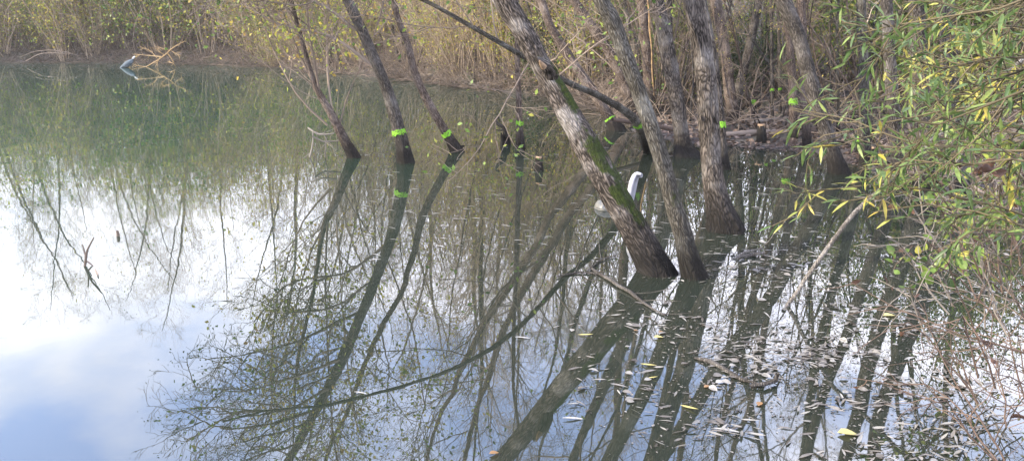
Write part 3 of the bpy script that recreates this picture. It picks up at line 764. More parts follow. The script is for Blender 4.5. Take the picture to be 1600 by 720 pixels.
# middle bank
for i in range(24):
    u = 430 + 480 * (i + rng.random()) / 24
    put(TP, int(rng.choice(4, p=[.3, .2, .3, .2])), place(u, rng.uniform(.3, 8)), rng.uniform(.7, 1.1), rng.uniform(0, 6.28), None, 'tree', 'slim trees of the bank wood')
for i in range(30):
    u = 420 + 520 * (i + rng.random()) / 30
    k = int(rng.choice(4, p=[.28, .58, .08, .06]))
    put(SP_, k, place(u, rng.uniform(.3, 7)), rng.uniform(.5, .95), rng.uniform(0, 6.28), None, 'shrub', 'shrubs along the bank')
for u0, u1, n, o0, o1 in ((-360, 440, 18, .8, 6), (430, 900, 36, .4, 6), (860, 1080, 5, 3.0, 7)):
    for i in range(n):
        u = u0 + (u1 - u0) * (i + rng.random()) / n
        put(SP_, int(rng.integers(4, 6)) if u0 < 800 else 6 if rng.random() < .75 else 4, place(u, rng.uniform(o0, o1)), rng.uniform(.75, 1.15), rng.uniform(0, 6.28), None, 'shrub', 'coppices on the bank')
PL = ['thin brown leaning pole with a few yellow leaves in the bank thicket', 'thin dark leaning bare pole in the bank thicket', 'thin pale leaning bare pole in the bank thicket']
for i in range(145):
    u = 560 + 830 * (i + rng.random()) / 145
    put(PP, int(rng.integers(3)), place(u, rng.uniform(.3 if u < 950 else 1.5, 7)), rng.uniform(.7, 1.2) if u < 980 else rng.uniform(.42, .85), rng.uniform(0, 6.28), None, 'tree', 'thin poles of the bank thicket', (rng.normal(0, .22), rng.normal(-.12, .25)))
# right bank
for i in range(12):
    u = 870 + 640 * (i + rng.random()) / 12
    put(TP, int(rng.choice(4, p=[.2, .3, .15, .35])), place(u, rng.uniform(1.2, 12)), rng.uniform(.7, 1.1), rng.uniform(0, 6.28), None, 'tree', 'slim trees of the bank wood')
for i in range(24):
    u = 960 + 730 * (i + rng.random()) / 24
    k = int(rng.choice(4, p=[.12, .18, .5, .2]))
    put(SP_, k, place(u, rng.uniform(4.5, 9)), rng.uniform(.45, .78), rng.uniform(0, 6.28), None, 'shrub', 'shrubs along the bank')
for o in list(COL.objects):
    if o.type == 'EMPTY' and o.name.startswith('bank_tree'):
        pass
def kind_of(o, protos, labels, child):
    for p, l in zip(protos, labels):
        if [c for c in o.children][0].data == [c for c in p.children][0].data: return l
for o in list(COL.objects):
    if o.type == 'EMPTY' and o.name.startswith('pole_tree'): o['label'] = kind_of(o, PP, PL, 'trunk')
    if o.type == 'EMPTY' and o.name.startswith('bank_tree'): o['label'] = kind_of(o, TP, TL, 'trunk')
    if o.type == 'EMPTY' and o.name.startswith(('bank_shrub', 'bank_coppice')): o['label'] = kind_of(o, SP_, SL, 'stems')
# saplings on the mud with green marks
for q, (lab, sp, pz) in enumerate([
    ('thin sapling pole with a green mark, left of a close pair behind the cut stump', [D(1207, 200, 7), D(1206, 100, 6), D(1204, -8, 6)], .62),
    ('thin sapling pole with a green mark, right of a close pair behind the cut stump', [D(1219, 196, 6), D(1218, 100, 6), D(1214, -8, 5)], .66)]):
    hero('sapling', lab, sp, .1, M['bark_dark'], 6.0, sides=8, step=.12, flare=.3, seed=60 + q, cr=(9, 1.2, 6, 4), t0=.3, paint=(pz, .06), group='saplings with green marks')

# undergrowth tangle along the waterline
m = MB()
for u0, u1, n in ((-350, 440, 3800), (430, 960, 2600), (930, 1600, 900)):
    for i in range(n):
        u = rng.uniform(u0, u1); p = place(u, rng.exponential(1.6) - .3 if u < 960 else rng.uniform(.8, 7)); p[2] -= .03
        a = rng.uniform(0, 6.283); d = np.array([math.cos(a) * .9, math.sin(a) * .9 - .2, rng.uniform(.1, 1.3)])
        P = bpath(p, d, rng.uniform(.4, 1.9), 6, .25, -.06); P[:, 2] = np.maximum(P[:, 2], .02)
        tube(m, P, np.linspace(rng.uniform(.004, .011), .002, 6), 3)
tag(m.build('undergrowth', M['twig']), 'tangle of brown brambles and fallen twigs along the waterline', 'undergrowth', kind='stuff')
m = MB(); pts = []
for i in range(5200):
    u = rng.uniform(930, 1640); o = rng.uniform(-.1, 9) if rng.random() < .6 else rng.uniform(-.1, 2.5); pts.append(place(u, o))
pts = np.array(pts); pts[:, 2] = np.maximum(pts[:, 2], .0) + .012
n = len(pts); scatter(m, SMALL_V, SMALL_Q, None, pts, rot_mats(n, .25), rng.uniform(.05, .12, n), rng.random(n))
pts = np.array([place(rng.uniform(-300, 950), rng.uniform(-.05, 6)) for i in range(3000)]); pts[:, 2] = np.maximum(pts[:, 2], 0) + .015
n = len(pts); scatter(m, SMALL_V, SMALL_Q, None, pts, rot_mats(n, .25), rng.uniform(.06, .14, n), rng.random(n))
tag(m.build('leaf_litter', M['leaf_litter'], smooth=False), 'brown fallen leaves covering the bank under the trees', 'leaf litter', kind='stuff')

# ------------------------------------------------------------------ stumps, logs, snags, sticks
def stump(label, u, v, top_v, w, mat='bark_dark', paint=False, seed=0, cut=True, name='stump'):
    b = W(u, v); p = [('d', u, v, w * 1.15), ('d', u, (v + top_v) / 2, w), ('d', u, top_v, w * .95)]
    P4 = sink(solve(p, 0), .3); t = thing(name, b, label, 'stump')
    m = MB(); P, rad = trunk_mesh(m, P4, 18, .03, seed, 1.2, flare=.3); m.build('trunk', M[mat], t)
    m = MB(); a = np.arange(18) * 2 * np.pi / 18
    c = P[-1]; r = rad[-1]
    ring = np.stack([c[0] + np.cos(a) * r, c[1] + np.sin(a) * r, c[2] + .012 + .008 * np.sin(a * 3)], -1); low = ring.copy(); low[:, 2] -= .04
    V = np.vstack([low, ring, [[c[0], c[1], c[2] + .018]]])
    j = np.arange(18); Q = np.stack([j, (j + 1) % 18, 18 + (j + 1) % 18, 18 + j], -1); T3 = np.stack([18 + j, 18 + (j + 1) % 18, np.full(18, 36)], -1)
    m.add(V, Q, T3, val=.5); m.build('cut_face', M['cutwood' if cut else 'paint'], t)
    if paint: paint_band(P, rad, P[-1][2] - .03, .07, t, seed=seed)
    return t
stump('short stump with a fresh pale cut top standing on the mud', 1190, 226, 196, 15, seed=71)
stump('painted stub with two bright green strokes on the leaf litter near the saplings', 1178, 192, 158, 9, 'bark_dark', True, 74, False)
stump('stump with green painted top on the mud behind the willow', 1343, 246, 214, 12, 'bark_grey', True, 73, False)
stump('small black stump just breaking the water surface', 842, 266, 247, 12, seed=75)
stump('broken stub post standing among leaves behind the willow', 1366, 250, 232, 9, 'bark_grey', False, 77)

t = thing('snag', W(790, 226), 'twisted dead snag with two stubby feet beside the slim painted trunk', 'snag')
m = MB()
Y = W(790, 226)[1]
for lim in ([('d', 792, 236, 8, Y), ('d', 790, 214, 7, Y), ('d', 787, 200, 6, Y), ('d', 778, 194, 5, Y), ('d', 774, 186, 4, Y), ('d', 780, 183, 3, Y)],
            [('d', 784, 234, 7, Y - .05), ('d', 785, 218, 6, Y - .05), ('d', 783, 208, 2, Y)],
            [('d', 797, 236, 7, Y + .05), ('d', 795, 218, 5, Y), ('d', 794, 210, 2, Y)], [('d', 786, 203, 3, Y), ('d', 779, 204, 2, Y), ('d', 774, 202, 1, Y)]):
    trunk_mesh(m, solve_limb(lim), 9, .03, 9, 1.3, cap=True)
m.build('stem', M['bark_dark'], t)
# root fork at the narrow leaning tree
t = thing('root_knot', W(720, 233), 'small black forked root poking from the water by the narrow leaning trunk', 'root')
m = MB(); Y = W(720, 233)[1]
for lim in ([('d', 712, 238, 6, Y), ('d', 718, 231, 5, Y), ('d', 726, 228, 2, Y)], [('d', 716, 233, 5, Y), ('d', 722, 233, 3, Y), ('d', 725, 236, 2, Y)]): trunk_mesh(m, solve_limb(lim), 8, .02, 4, 1.2, cap=True)
m.build('root', M['bark_dark'], t)

def stick(name, label, cat, lims, mat, group=None, twigs=0, sides=8, seed=0):
    first = solve_limb(lims[0]); t = MB(); lp = []
    for l in lims:
        C = catmull(solve_limb(l), .05); C[:, :3] += rng.normal(0, .0015, (len(C), 3))
        tube(t, C[:, :3], np.maximum(C[:, 3], .002), sides, val=rng.random())
        if twigs:
            for tt, b in kids(C[:, :3], twigs, .3, 1, 45, .35, 6, .15, 0): tube(t, b, np.linspace(.004 + .0002 * max(0, C[0, 1] - 6), .0018, len(b)), 4)
    o = t.build(name, M[mat]); return tag(o, label, cat, group)

def fl(u, v, w, z=.01):      # a point lying on the water
    p = W(u, v, z); return ('d', u, v, w, p[1])
stick('dead_pole', 'long pale bare pole slanting out of the water through the willow', 'branch', [[('d', 1224, 487, 6, 4.47), ('d', 1232, 474, 6.5, 4.56), ('d', 1325, 345, 7, 4.6), ('d', 1385, 287, 7, 4.65), ('d', 1470, 208, 6.5, 4.7), ('d', 1545, 140, 6, 4.75), ('d', 1640, 55, 5, 4.8)]], 'stick')
stick('floating_branch', 'grey leaf-strewn branch floating in front of the mossy leaning tree', 'branch', [[fl(925, 420, 4), fl(948, 434, 6, .012), fl(966, 446, 5, .015), fl(985, 456, 6, .012), fl(1010, 476, 4), fl(1040, 492, 2)], [fl(870, 432, 2), fl(905, 425, 3), fl(940, 428, 3)], [fl(915, 425, 2), fl(940, 405, 2), fl(962, 400, 2)]], 'stick_dark', twigs=4)
stick('arched_branch', 'thin arched branch rising from the water right of the nearest trunks', 'branch', [[fl(1120, 428, 7, -.02), ('d', 1140, 408, 7, 5.55), ('d', 1165, 400, 7, 5.6), ('d', 1195, 394, 5, 5.6)], [('d', 1135, 412, 4, 5.55), ('d', 1160, 396, 4, 5.55), ('d', 1192, 388, 3, 5.6)]], 'stick', twigs=3)
stick('sunken_branch', 'dark half sunken branch lying among the floating leaves', 'branch', [[fl(1085, 558, 4), fl(1105, 563, 7, .01), fl(1130, 575, 7, .01), fl(1160, 592, 6, .01), fl(1190, 600, 3)]], 'stick_dark')
stick('curled_branch', 'small dark curled twig end standing from the leaf raft', 'branch', [[fl(1170, 602, 5), fl(1195, 600, 7, .02), ('d', 1212, 594, 8, W(1212, 600)[1]), ('d', 1214, 583, 6, W(1212, 600)[1])]], 'stick_dark')
stick('drift_stick', 'forked dark twig standing in the pale reflection on the left', 'twig', [[fl(132, 420, 4, -.02), ('d', 135, 400, 4, W(135, 415)[1]), ('d', 137, 390, 3, W(135, 415)[1]), ('d', 146, 371, 2, W(135, 415)[1])], [('d', 135, 402, 3, W(135, 415)[1]), ('d', 130, 386, 2, W(135, 415)[1]), ('d', 128, 382, 2, W(135, 415)[1])], [('d', 136, 408, 3, W(135, 415)[1]), ('d', 146, 416, 2, W(135, 415)[1]), fl(153, 430, 2)]], 'twig')
stick('drift_stub', 'tiny dark stub poking from the pale reflection on the left', 'twig', [[fl(184, 372, 5, -.02), ('d', 184, 366, 5, W(184, 369)[1]), ('d', 183, 360, 4, W(184, 369)[1])]], 'twig')
stick('fallen_log', 'wet dark log lying along the mud edge right of the flared trunk', 'log', [[('d', 1132, 211, 9, 11.5), ('d', 1180, 207, 9, 11.6), ('d', 1236, 206, 8, 11.7)]], 'twig', 'logs at the mud edge', 3)
stick('fallen_log', 'brown broken log end pointing left below the arching grey trunk', 'log', [[('d', 957, 187, 7, 10.9), ('d', 985, 191, 7, 11.0), ('d', 1040, 200, 7, 11.2), ('d', 1068, 206, 6, 11.3)]], 'twig_red', 'logs at the mud edge', 2)
stick('fallen_log', 'pale slanting log lying on the leaf litter behind the cut stump', 'log', [[('d', 1160, 203, 6, 12.2), ('d', 1185, 190, 6, 12.6), ('d', 1215, 186, 5, 12.8)]], 'twig_dead', 'logs at the mud edge', 2)
stick('grey_deadwood', 'grey drooping dead twigs beside the foot of the many-stemmed tree', 'twig', [[('d', 481, 200, 3, 10.1), ('d', 500, 210, 3, 10), ('d', 522, 209, 2, 10)], [('d', 488, 213, 3, 10), ('d', 505, 221, 3, 10), ('d', 530, 220, 2, 10)], [('d', 489, 203, 2, 10), ('d', 488, 225, 2, 10), ('d', 484, 246, 2, 9.9)], [('d', 508, 205, 2, 10), ('d', 509, 225, 2, 10), ('d', 508, 246, 2, 9.9)]], 'twig_dead', twigs=3)
# far sunlit fallen branch
Y = W(228, 104)[1] - .3
stick('fallen_branch', 'sunlit orange dead branch fallen into the water at the far bank', 'branch', [[('d', 228, 105, 1.54, Y), ('d', 245, 95, 1.54, Y), ('d', 258, 86, 1.92, Y), ('d', 272, 74, 1.54, Y), ('d', 290, 64, 0.77, Y)],
    [('d', 252, 89, 1.54, Y), ('d', 232, 87, 1.15, Y), ('d', 210, 85, 0.77, Y)], [('d', 246, 92, 1.15, Y), ('d', 235, 80, 1.15, Y), ('d', 218, 73, 0.77, Y)], [('d', 228, 105, 1.15, Y), ('d', 216, 103, 0.77, Y), ('d', 207, 100, 0.77, Y)],
    [('d', 262, 84, 1.54, Y - .2), ('d', 268, 92, 1.15, Y - .2), ('d', 271, 99, 0.77, Y - .2), ('d', 263, 97, 0.77, Y)], [('d', 250, 90, 1.15, Y), ('d', 244, 102, 0.77, Y)], [('d', 256, 86, 1.15, Y), ('d', 246, 78, 0.77, Y), ('d', 243, 74, 0.39, Y)], [('d', 266, 80, 1.15, Y), ('d', 256, 76, 0.77, Y), ('d', 248, 75, 0.39, Y)], [('d', 268, 80, 1.15, Y), ('d', 280, 87, 0.77, Y)]], 'twig_orange', twigs=8)
stick('fallen_branch', 'brown fallen boughs drooping along the far bank waterline at the left', 'branch', [[('d', 30, 90, 1.15, 31), ('d', 60, 80, 1.54, 31), ('d', 95, 80, 1.15, 30.6), ('d', 125, 88, 0.77, 30.4)], [('d', 40, 96, 1.15, 31), ('d', 66, 84, 1.15, 31), ('d', 110, 84, 0.77, 30.6)]], 'twig', twigs=14)

# white plastic piece and cloudy tub
Y = W(975, 338)[1]
C = catmull(solve_limb([('d', 973, 352, 14, Y), ('d', 980, 325, 15, Y), ('d', 986, 300, 14.5, Y), ('d', 990, 282, 14, Y), ('d', 995, 273, 11, Y), ('d', 1003, 274, 7, Y - .03)]), .012)
T, U, Vv = frames(C[:, :3], np.array([0., 1, 0]))
_c, _s = -.6, -.8
prof = np.array([(-1, .6), (-1.05, -.1), (-.8, -.55), (.0, -.75), (.8, -.55), (1.05, -.1), (1, .6), (.8, .6), (.82, 0), (.6, -.35), (0, -.5), (-.6, -.35), (-.82, 0), (-.8, .6)])
prof = np.stack([prof[:, 0] * _c + prof[:, 1] * _s, prof[:, 0] * _s - prof[:, 1] * _c], -1)
V = C[:, None, :3] + (U[:, None] * prof[None, :, :1] + Vv[:, None] * prof[None, :, 1:]) * C[:, 3][:, None, None]
mb = MB(); k = len(prof); Vf = V.reshape(-1, 3)
mb.add(Vf, np.vstack([tube_faces(len(C), k), [[(len(C) - 1) * k + a for a in q] for q in ((0, 1, 12, 13), (1, 2, 11, 12), (2, 3, 10, 11), (3, 4, 9, 10), (4, 5, 8, 9), (5, 6, 7, 8))]]), val=.5)
tag(mb.build('plastic_piece', M['plastic']), 'curved white plastic piece with hooked top sticking out behind the mossy leaning tree', 'plastic litter')
c = W(948, 325); mb = MB()
prof = [(.105, -.01), (.115, .0), (.115, .006), (.104, .008)]; a = np.arange(28) * 2 * np.pi / 28
t = thing('plastic_tub', c, 'cloudy plastic tub with white rim floating left of the mossy leaning tree', 'plastic litter')
V = np.array([[c[0] + r * np.cos(x), c[1] + r * np.sin(x), z] for r, z in prof for x in a]); mb.add(V, tube_faces(4, 28), val=.5); mb.build('rim', M['plastic_grey'], t)
mb = MB(); prof = [(.112, .012), (.106, .035), (.09, .06), (.06, .075), (.02, .08), (.001, .08)]
V = np.array([[c[0] + r * np.cos(x) * (1 + .06 * math.sin(3 * x)), c[1] + r * np.sin(x), z] for r, z in prof for x in a]); mb.add(V, tube_faces(6, 28), val=.5); mb.build('dome', M['plastic_grey'], t)

# grey heron on the far bank
Y = W(205, 106)[1]
mb = MB()
C = catmull(solve_limb([('d', 186, 108, 1, Y), ('d', 192, 104, 5, Y), ('d', 198, 101, 9, Y), ('d', 204, 97, 8, Y), ('d', 207, 94, 4, Y), ('d', 208.5, 91, 2.4, Y), ('d', 210, 89.5, 3, Y), ('d', 212, 89.2, 1.2, Y)]), .03)
tube(mb, C[:, :3], np.maximum(C[:, 3], .006), 12)
b = thing('heron', W(200, 106), 'small blue-grey heron crouching at the far bank left of the sunlit branch', 'bird')
bd = mb.build('body', M['feather'], b)
mb = MB(); C = catmull(solve_limb([('d', 207.8, 92, 2.5, Y - .02), ('d', 209.3, 90, 3.4, Y - .02), ('d', 211.5, 89, 2, Y - .02)]), .02); tube(mb, C[:, :3], C[:, 3], 10); mb.build('head_feathers', M['feather_white'], b)
mb = MB(); C = catmull(solve_limb([('d', 211.2, 89.2, 1.6, Y - .02), ('d', 215, 87.8, .4, Y - .02)]), .02); tube(mb, C[:, :3], C[:, 3], 6); mb.build('bill', M['beak'], b)
mb = MB()
for du in (0, 3): tube(mb, solve_limb([('d', 199 + du, 102, .7, Y), ('d', 200 + du, 105, .7, Y), ('d', 199.5 + du, 109, .7, Y)])[:, :3], .008, 5)
mb.build('legs', M['beak'], b)

# ------------------------------------------------------------------ floating leaves
LV, LQ = lance(.075, .10); LV2, LQ2 = lance(.10, -.12); LV3, LQ3 = lance(.30, .1, .3)
meshes = {}
def leaf_mesh(key, LVx, LQx, mat, val):
    mb = MB(); mb.add(LVx - np.array([.5, 0, 0]), LQx, val=val)
    o = mb.build('floating_leaf', M[mat]); me = o.data; bpy.data.objects.remove(o); return me
pale = [leaf_mesh(i, (LV, LV2)[i % 2], (LQ, LQ2)[i % 2], 'leaf_float', .08 + .1 * i) for i in range(8)]
def in_raft(u, v):
    a = .7 * np.exp(-(((u - 1250) / 230) ** 2 + ((v - 550) / 90) ** 2)); b = .42 * np.exp(-(((u - 1420) / 150) ** 2 + ((v - 640) / 110) ** 2))
    c = .5 * np.exp(-(((u - 1200) / 170) ** 2 + ((v - 415) / 35) ** 2)); d = .35 * np.exp(-(((u - 1460) / 140) ** 2 + ((v - 400) / 100) ** 2))
    e = .3 * np.exp(-(((u - 1010) / 110) ** 2 + ((v - 515) / 28) ** 2)) + .25 * np.exp(-(((u - 1130) / 150) ** 2 + ((v - 640) / 60) ** 2))
    return np.maximum.reduce([a, b, c, d, e])
cand = []
while len(cand) < 1650:
    u = rng.uniform(860, 1640); v = rng.uniform(360, 740)
    cl = np.clip(vnoise(np.array([u / 95., v / 30., 0]), 77) * 1.3 + vnoise(np.array([u / 30., v / 9., 4]), 78) * .7 + .4, .12, 1)
    if rng.random() < in_raft(u, v) * cl: cand.append((u, v))
cand = np.array(cand); cp = np.array([W(u, v, .004) for u, v in cand])
order = np.argsort(cp[:, 1])
PAIR = ('pale narrow willow leaf floating in the raft of fallen leaves', 'leaf', 'pale leaves floating on the pond')
def add_leaf(me, p, s, yaw, label, cat, group, roll=0.):
    o = bpy.data.objects.new('floating_leaf', me); COL.objects.link(o); o.location = (p[0], p[1], .005 + rng.random() * .004 + abs(math.sin(roll)) * s * .1)
    o.rotation_euler = (roll, rng.normal(0, .05), yaw); o.scale = (s,) * 3; return tag(o, label, cat, group)
inframe = [i for i in order if cand[i, 1] < 712 and 880 < cand[i, 0] < 1590]
indiv = set(inframe[:210])
for i in indiv:
    add_leaf(pale[rng.integers(8)], cp[i], rng.uniform(.025, .08), rng.normal(0.1, .7) + (math.pi if rng.random() < .5 else 0), *PAIR, roll=rng.normal(0, .25))
rest = [i for i in range(len(cand)) if i not in indiv]
mb = MB(); n = len(rest); yaw = rng.normal(.1, .8, n); rl = rng.normal(0, .2, n)
Mx = np.zeros((n, 3, 3)); Mx[:, 0, 0] = np.cos(yaw); Mx[:, 1, 0] = np.sin(yaw); Mx[:, 0, 1] = -np.sin(yaw) * np.cos(rl); Mx[:, 1, 1] = np.cos(yaw) * np.cos(rl); Mx[:, 2, 1] = np.sin(rl); Mx[:, 0, 2] = np.sin(yaw) * np.sin(rl); Mx[:, 1, 2] = -np.cos(yaw) * np.sin(rl); Mx[:, 2, 2] = np.cos(rl)
kind = rng.choice(3, n, p=[.42, .28, .30]); cpr = cp[rest] + np.array([0, 0, .004])
for kk, (v_, q_, lo_, hi_) in enumerate(((LV, LQ, .03, .095), (LV2, LQ2, .02, .07), (LV3, LQ3, .012, .06))):
    sel = kind == kk; scatter(mb, v_, q_, None, cpr[sel], Mx[sel], rng.uniform(lo_, hi_, sel.sum()), rng.beta(1.5, 2.0, sel.sum()))
# crumbs and bits between the leaves
cr_ = []
while len(cr_) < 2600:
    u = rng.uniform(860, 1640); v = rng.uniform(380, 730)
    if rng.random() < in_raft(u, v): cr_.append(W(u, v, .003))
for bx, by, br, nn in [(*W(u_, v_)[:2], r_, k_) for u_, v_, r_, k_ in ((1027, 421, .13, 90), (1085, 428, .09, 70), (1132, 352, .15, 90), (1072, 241, .16, 60), (633, 251, .11, 50), (714, 233, .09, 40), (553, 243, .08, 40), (1130, 262, .08, 40))]:
    for q_ in range(nn):
        a_ = rng.uniform(0, 6.283); r_ = br * (.95 + rng.exponential(.22)); cr_.append(np.array([bx + math.cos(a_) * r_, by + math.sin(a_) * r_, .004]))
cr_ = np.array(cr_); n = len(cr_); yaw = rng.uniform(0, 6.28, n); My = np.zeros((n, 3, 3)); My[:, 0, 0] = np.cos(yaw); My[:, 1, 0] = np.sin(yaw); My[:, 0, 1] = -np.sin(yaw); My[:, 1, 1] = np.cos(yaw); My[:, 2, 2] = 1
scatter(mb, SMALL_V, SMALL_Q, None, cr_, My, rng.uniform(.006, .022, n), rng.beta(1.3, 4.0, n))
# scattered far flecks between the trunks
fu = rng.uniform(560, 1320, 260); fv = rng.uniform(170, 400, 260); fp = np.array([W(a, b, .006) for a, b in zip(fu, fv)]); keep = np.array([sdist(p[0], p[1]) < -.1 for p in fp]); fp = fp[keep]
n = len(fp); yaw = rng.uniform(-.5, .5, n); Mx = np.zeros((n, 3, 3)); Mx[:, 0, 0] = np.cos(yaw); Mx[:, 1, 0] = np.sin(yaw); Mx[:, 0, 1] = -np.sin(yaw); Mx[:, 1, 1] = np.cos(yaw); Mx[:, 2, 2] = 1
scatter(mb, LV, LQ, None, fp, Mx, rng.uniform(.06, .11, n), rng.uniform(.4, 1, n))
tag(mb.build('leaf_raft', M['leaf_float']), 'raft of countless pale fallen willow leaves drifting on the water', 'floating leaves', kind='stuff')
ym = leaf_mesh('y', LV2, LQ2, 'leaf_floatyellow', .5); om = leaf_mesh('o', LV3, LQ3, 'leaf_floatorange', .5); wm = leaf_mesh('w', LV, LQ, 'leaf_float', .98); yr = leaf_mesh('yr', LV3, LQ3, 'leaf_floatyellow', .8)
for me, u, v, s, yaw, lab in [
    (yr, 1390, 493, .085, .2, 'large yellow leaf floating alone right of the pale slanting pole'),
    (om, 1033, 518, 0.038, .6, 'orange-brown leaf beside a yellow-green one in front of the nearest trunks'),
    (yr, 1029, 527, .055, .1, 'round yellow-green leaf beside an orange-brown one in front of the nearest trunks'),
    (om, 989, 460, 0.028, 1.2, 'small orange leaf caught on the grey floating branch'),
    (om, 994, 516, 0.032, .4, 'small orange leaf left of the orange and yellow-green pair'),
    (ym, 1013, 571, .085, -.5, 'narrow yellow leaf on a dark trunk reflection below the leaf pair'),
    (ym, 1077, 637, .09, -.7, 'curled yellow leaf floating on the dark reflection of a slender trunk'),
    (ym, 915, 523, .085, -.1, 'pale leaf with yellow tip floating on the wide dark trunk reflection'),
    (wm, 818, 527, .095, 0, 'pair-like white willow leaf floating in open water left of the wide trunk reflection'),
    (wm, 564, 613, .07, -.3, 'lone white leaf floating on a branch reflection at the left'),
    (wm, 900, 653, .12, .1, 'long white leaf floating on the wide dark trunk reflection'),
    (om, 772, 708, 0.042, .3, 'white and orange leaf floating near the lower edge of the water'),
    (ym, 1020, 590, .05, 0, 'tiny yellow-green leaf floating just below the narrow yellow leaf'),
    (wm, 1140, 672, .13, -.15, 'long pale leaf floating alone below the leaf raft'),
    (wm, 587, 405, .10, .4, 'white leaf floating beside the crooked trunk reflection'),
    (om, 1105, 603, 0.042, .5, 'orange leaf floating left of the curled twig end'),
    (om, 1187, 630, 0.049, 1.0, 'rust-brown oak-like leaf floating below the curled twig end'),
    (yr, 1325, 677, .09, 0, 'yellow-green leaf lying on a pale twig in the lower right water')]:
    p = W(u, v, .005); add_leaf(me, p, s, yaw, lab, 'leaf', 'coloured leaves floating on the pond')

# ------------------------------------------------------------------ willow leaning in from the right
WLV, WLQ = lance(.088, .18, .3, 6)
root = np.array([3.2, 3.0, float(gz(3.2, 3.0))])
will = thing('willow_shrub', root, 'leafy green and yellow willow leaning in from the right over the water', 'shrub')
def leafy(name, paths, density, size, parent, twm='twig_red', lo=0, hi=1, side=4, lmat='leaf_willow', r0=.005):
    mb = MB(); lm = MB(); pos = []; tang = []
    def rec(P, r, lv):
        tube(mb, P, np.linspace(r, .0015, len(P)), 5)
        C = catmull(P, .02)
        k = rng.random(len(C)) < density * (.45 if lv == 0 else 1)
        k[:len(C) // 5] = False
        g = np.gradient(C, axis=0); g /= np.linalg.norm(g, axis=1)[:, None]
        pos.append(C[k]); tang.append(g[k])
        if lv < 2:
            L = np.linalg.norm(np.diff(P, axis=0), axis=1).sum()
            for t, b in kids(P, side if lv == 0 else 2, .2, .95, 38, L * (.42 if lv == 0 else .35), 7, .12, .01): rec(b, r * .55, lv + 1)
    for P in paths: rec(P, r0, 0)
    br = mb.build(name, M[twm], parent)
    p = np.concatenate(pos); t = np.concatenate(tang); n = len(p)
    d = t * .75 + rng.normal(0, .55, (n, 3)); d[:, 2] -= .12; d /= np.linalg.norm(d, axis=1)[:, None]
    up = rng.normal(0, .45, (n, 3)); up[:, 2] += 1; s = np.cross(up, d); s /= np.linalg.norm(s, axis=1)[:, None]; upv = np.cross(d, s)
    Mx = np.stack([d, s, upv], -1)
    # mostly green with yellow ones in clumps
    base = rng.beta(1.5, 2.0, n) * .7; yel = (vnoise(p * 3.3, 5) > .25) & (rng.random(n) < .55); base[yel] = rng.uniform(.72, 1, yel.sum())
    scatter(lm, WLV, WLQ, None, p, Mx, rng.uniform(.55, 1.15, n) * size, np.clip(lo + (hi - lo) * base, 0, 1))
    lm.build('leaves', M[lmat], br)
    return br
def path_px(pts):
    P = np.array([PT(u, v, Y) for u, v, Y in pts]); C = catmull(P, .09); return C + rng.normal(0, .006, C.shape)
BR = [[(1680, 350, 2.7), (1560, 322, 2.65), (1450, 296, 2.7), (1350, 292, 2.75), (1270, 300, 2.8), (1225, 285, 2.85)],
      [(1680, 180, 2.9), (1560, 168, 2.9), (1440, 180, 2.9), (1340, 200, 2.95), (1290, 215, 3.0), (1235, 250, 3.05)],
      [(1680, 240, 2.5), (1540, 230, 2.6), (1430, 225, 2.7), (1330, 190, 2.8), (1240, 170, 2.9)],
      [(1680, 90, 2.6), (1560, 90, 2.6), (1470, 110, 2.7), (1400, 90, 2.8), (1330, 60, 2.9)],
      [(1660, -20, 2.6), (1560, 10, 2.6), (1470, 30, 2.7), (1390, 40, 2.8), (1320, 60, 2.9)],
      [(1640, -70, 2.9), (1530, -30, 2.9), (1440, 0, 3.0), (1390, 60, 3.1), (1345, 130, 3.2), (1310, 170, 3.2)],
      [(1680, 270, 2.4), (1580, 250, 2.4), (1500, 260, 2.5), (1420, 250, 2.6), (1350, 262, 2.7)],
      [(1680, 130, 2.3), (1600, 140, 2.3), (1530, 170, 2.4), (1470, 200, 2.5), (1420, 240, 2.6), (1380, 285, 2.6)],
      [(1700, 400, 2.5), (1600, 352, 2.5), (1520, 330, 2.6), (1440, 325, 2.7), (1370, 330, 2.8)],
      [(1640, 0, 3.3), (1560, 60, 3.3), (1500, 130, 3.3), (1450, 210, 3.3), (1420, 260, 3.3)],
      [(1700, 60, 3.6), (1580, 40, 3.6), (1490, 60, 3.6), (1420, 130, 3.6), (1370, 180, 3.6)],
      [(1660, 190, 3.5), (1590, 190, 3.5), (1520, 220, 3.5), (1450, 260, 3.5), (1390, 310, 3.5)]]
for q in range(20):
    v0 = rng.uniform(-70, 340); Y = rng.uniform(2.3, 3.9); ue = rng.uniform(1390, 1540) if v0 < 240 else rng.uniform(1440, 1560); dv = rng.uniform(-60, 90)
    BR.append([(1690, v0, Y), (1620, v0 - 12, Y), ((1640 + ue) / 2, v0 + dv * .3, Y + .1), (ue + 40, v0 + dv * .75, Y + .15), (ue, v0 + dv + 15, Y + .2)])
for b in BR: leafy('branch', [path_px(b)], .42, .069, will, twm='twig_olive', side=8)
# main stems rooted on the bank
mb = MB()
for u, v, Y in ((1680, 350, 2.7), (1680, 180, 2.9), (1680, 90, 2.6), (1640, -70, 2.9), (1700, 60, 3.6)):
    e = PT(u, v, Y); mid = (root + e) / 2 + np.array([.35, 0, .1]); P = catmull(np.array([root - [0, 0, .15], mid, e]), .12); mb = MB(); tube(mb, P, np.linspace(.028, .008, len(P)), 7); mb.build('stem', M['twig'], will)

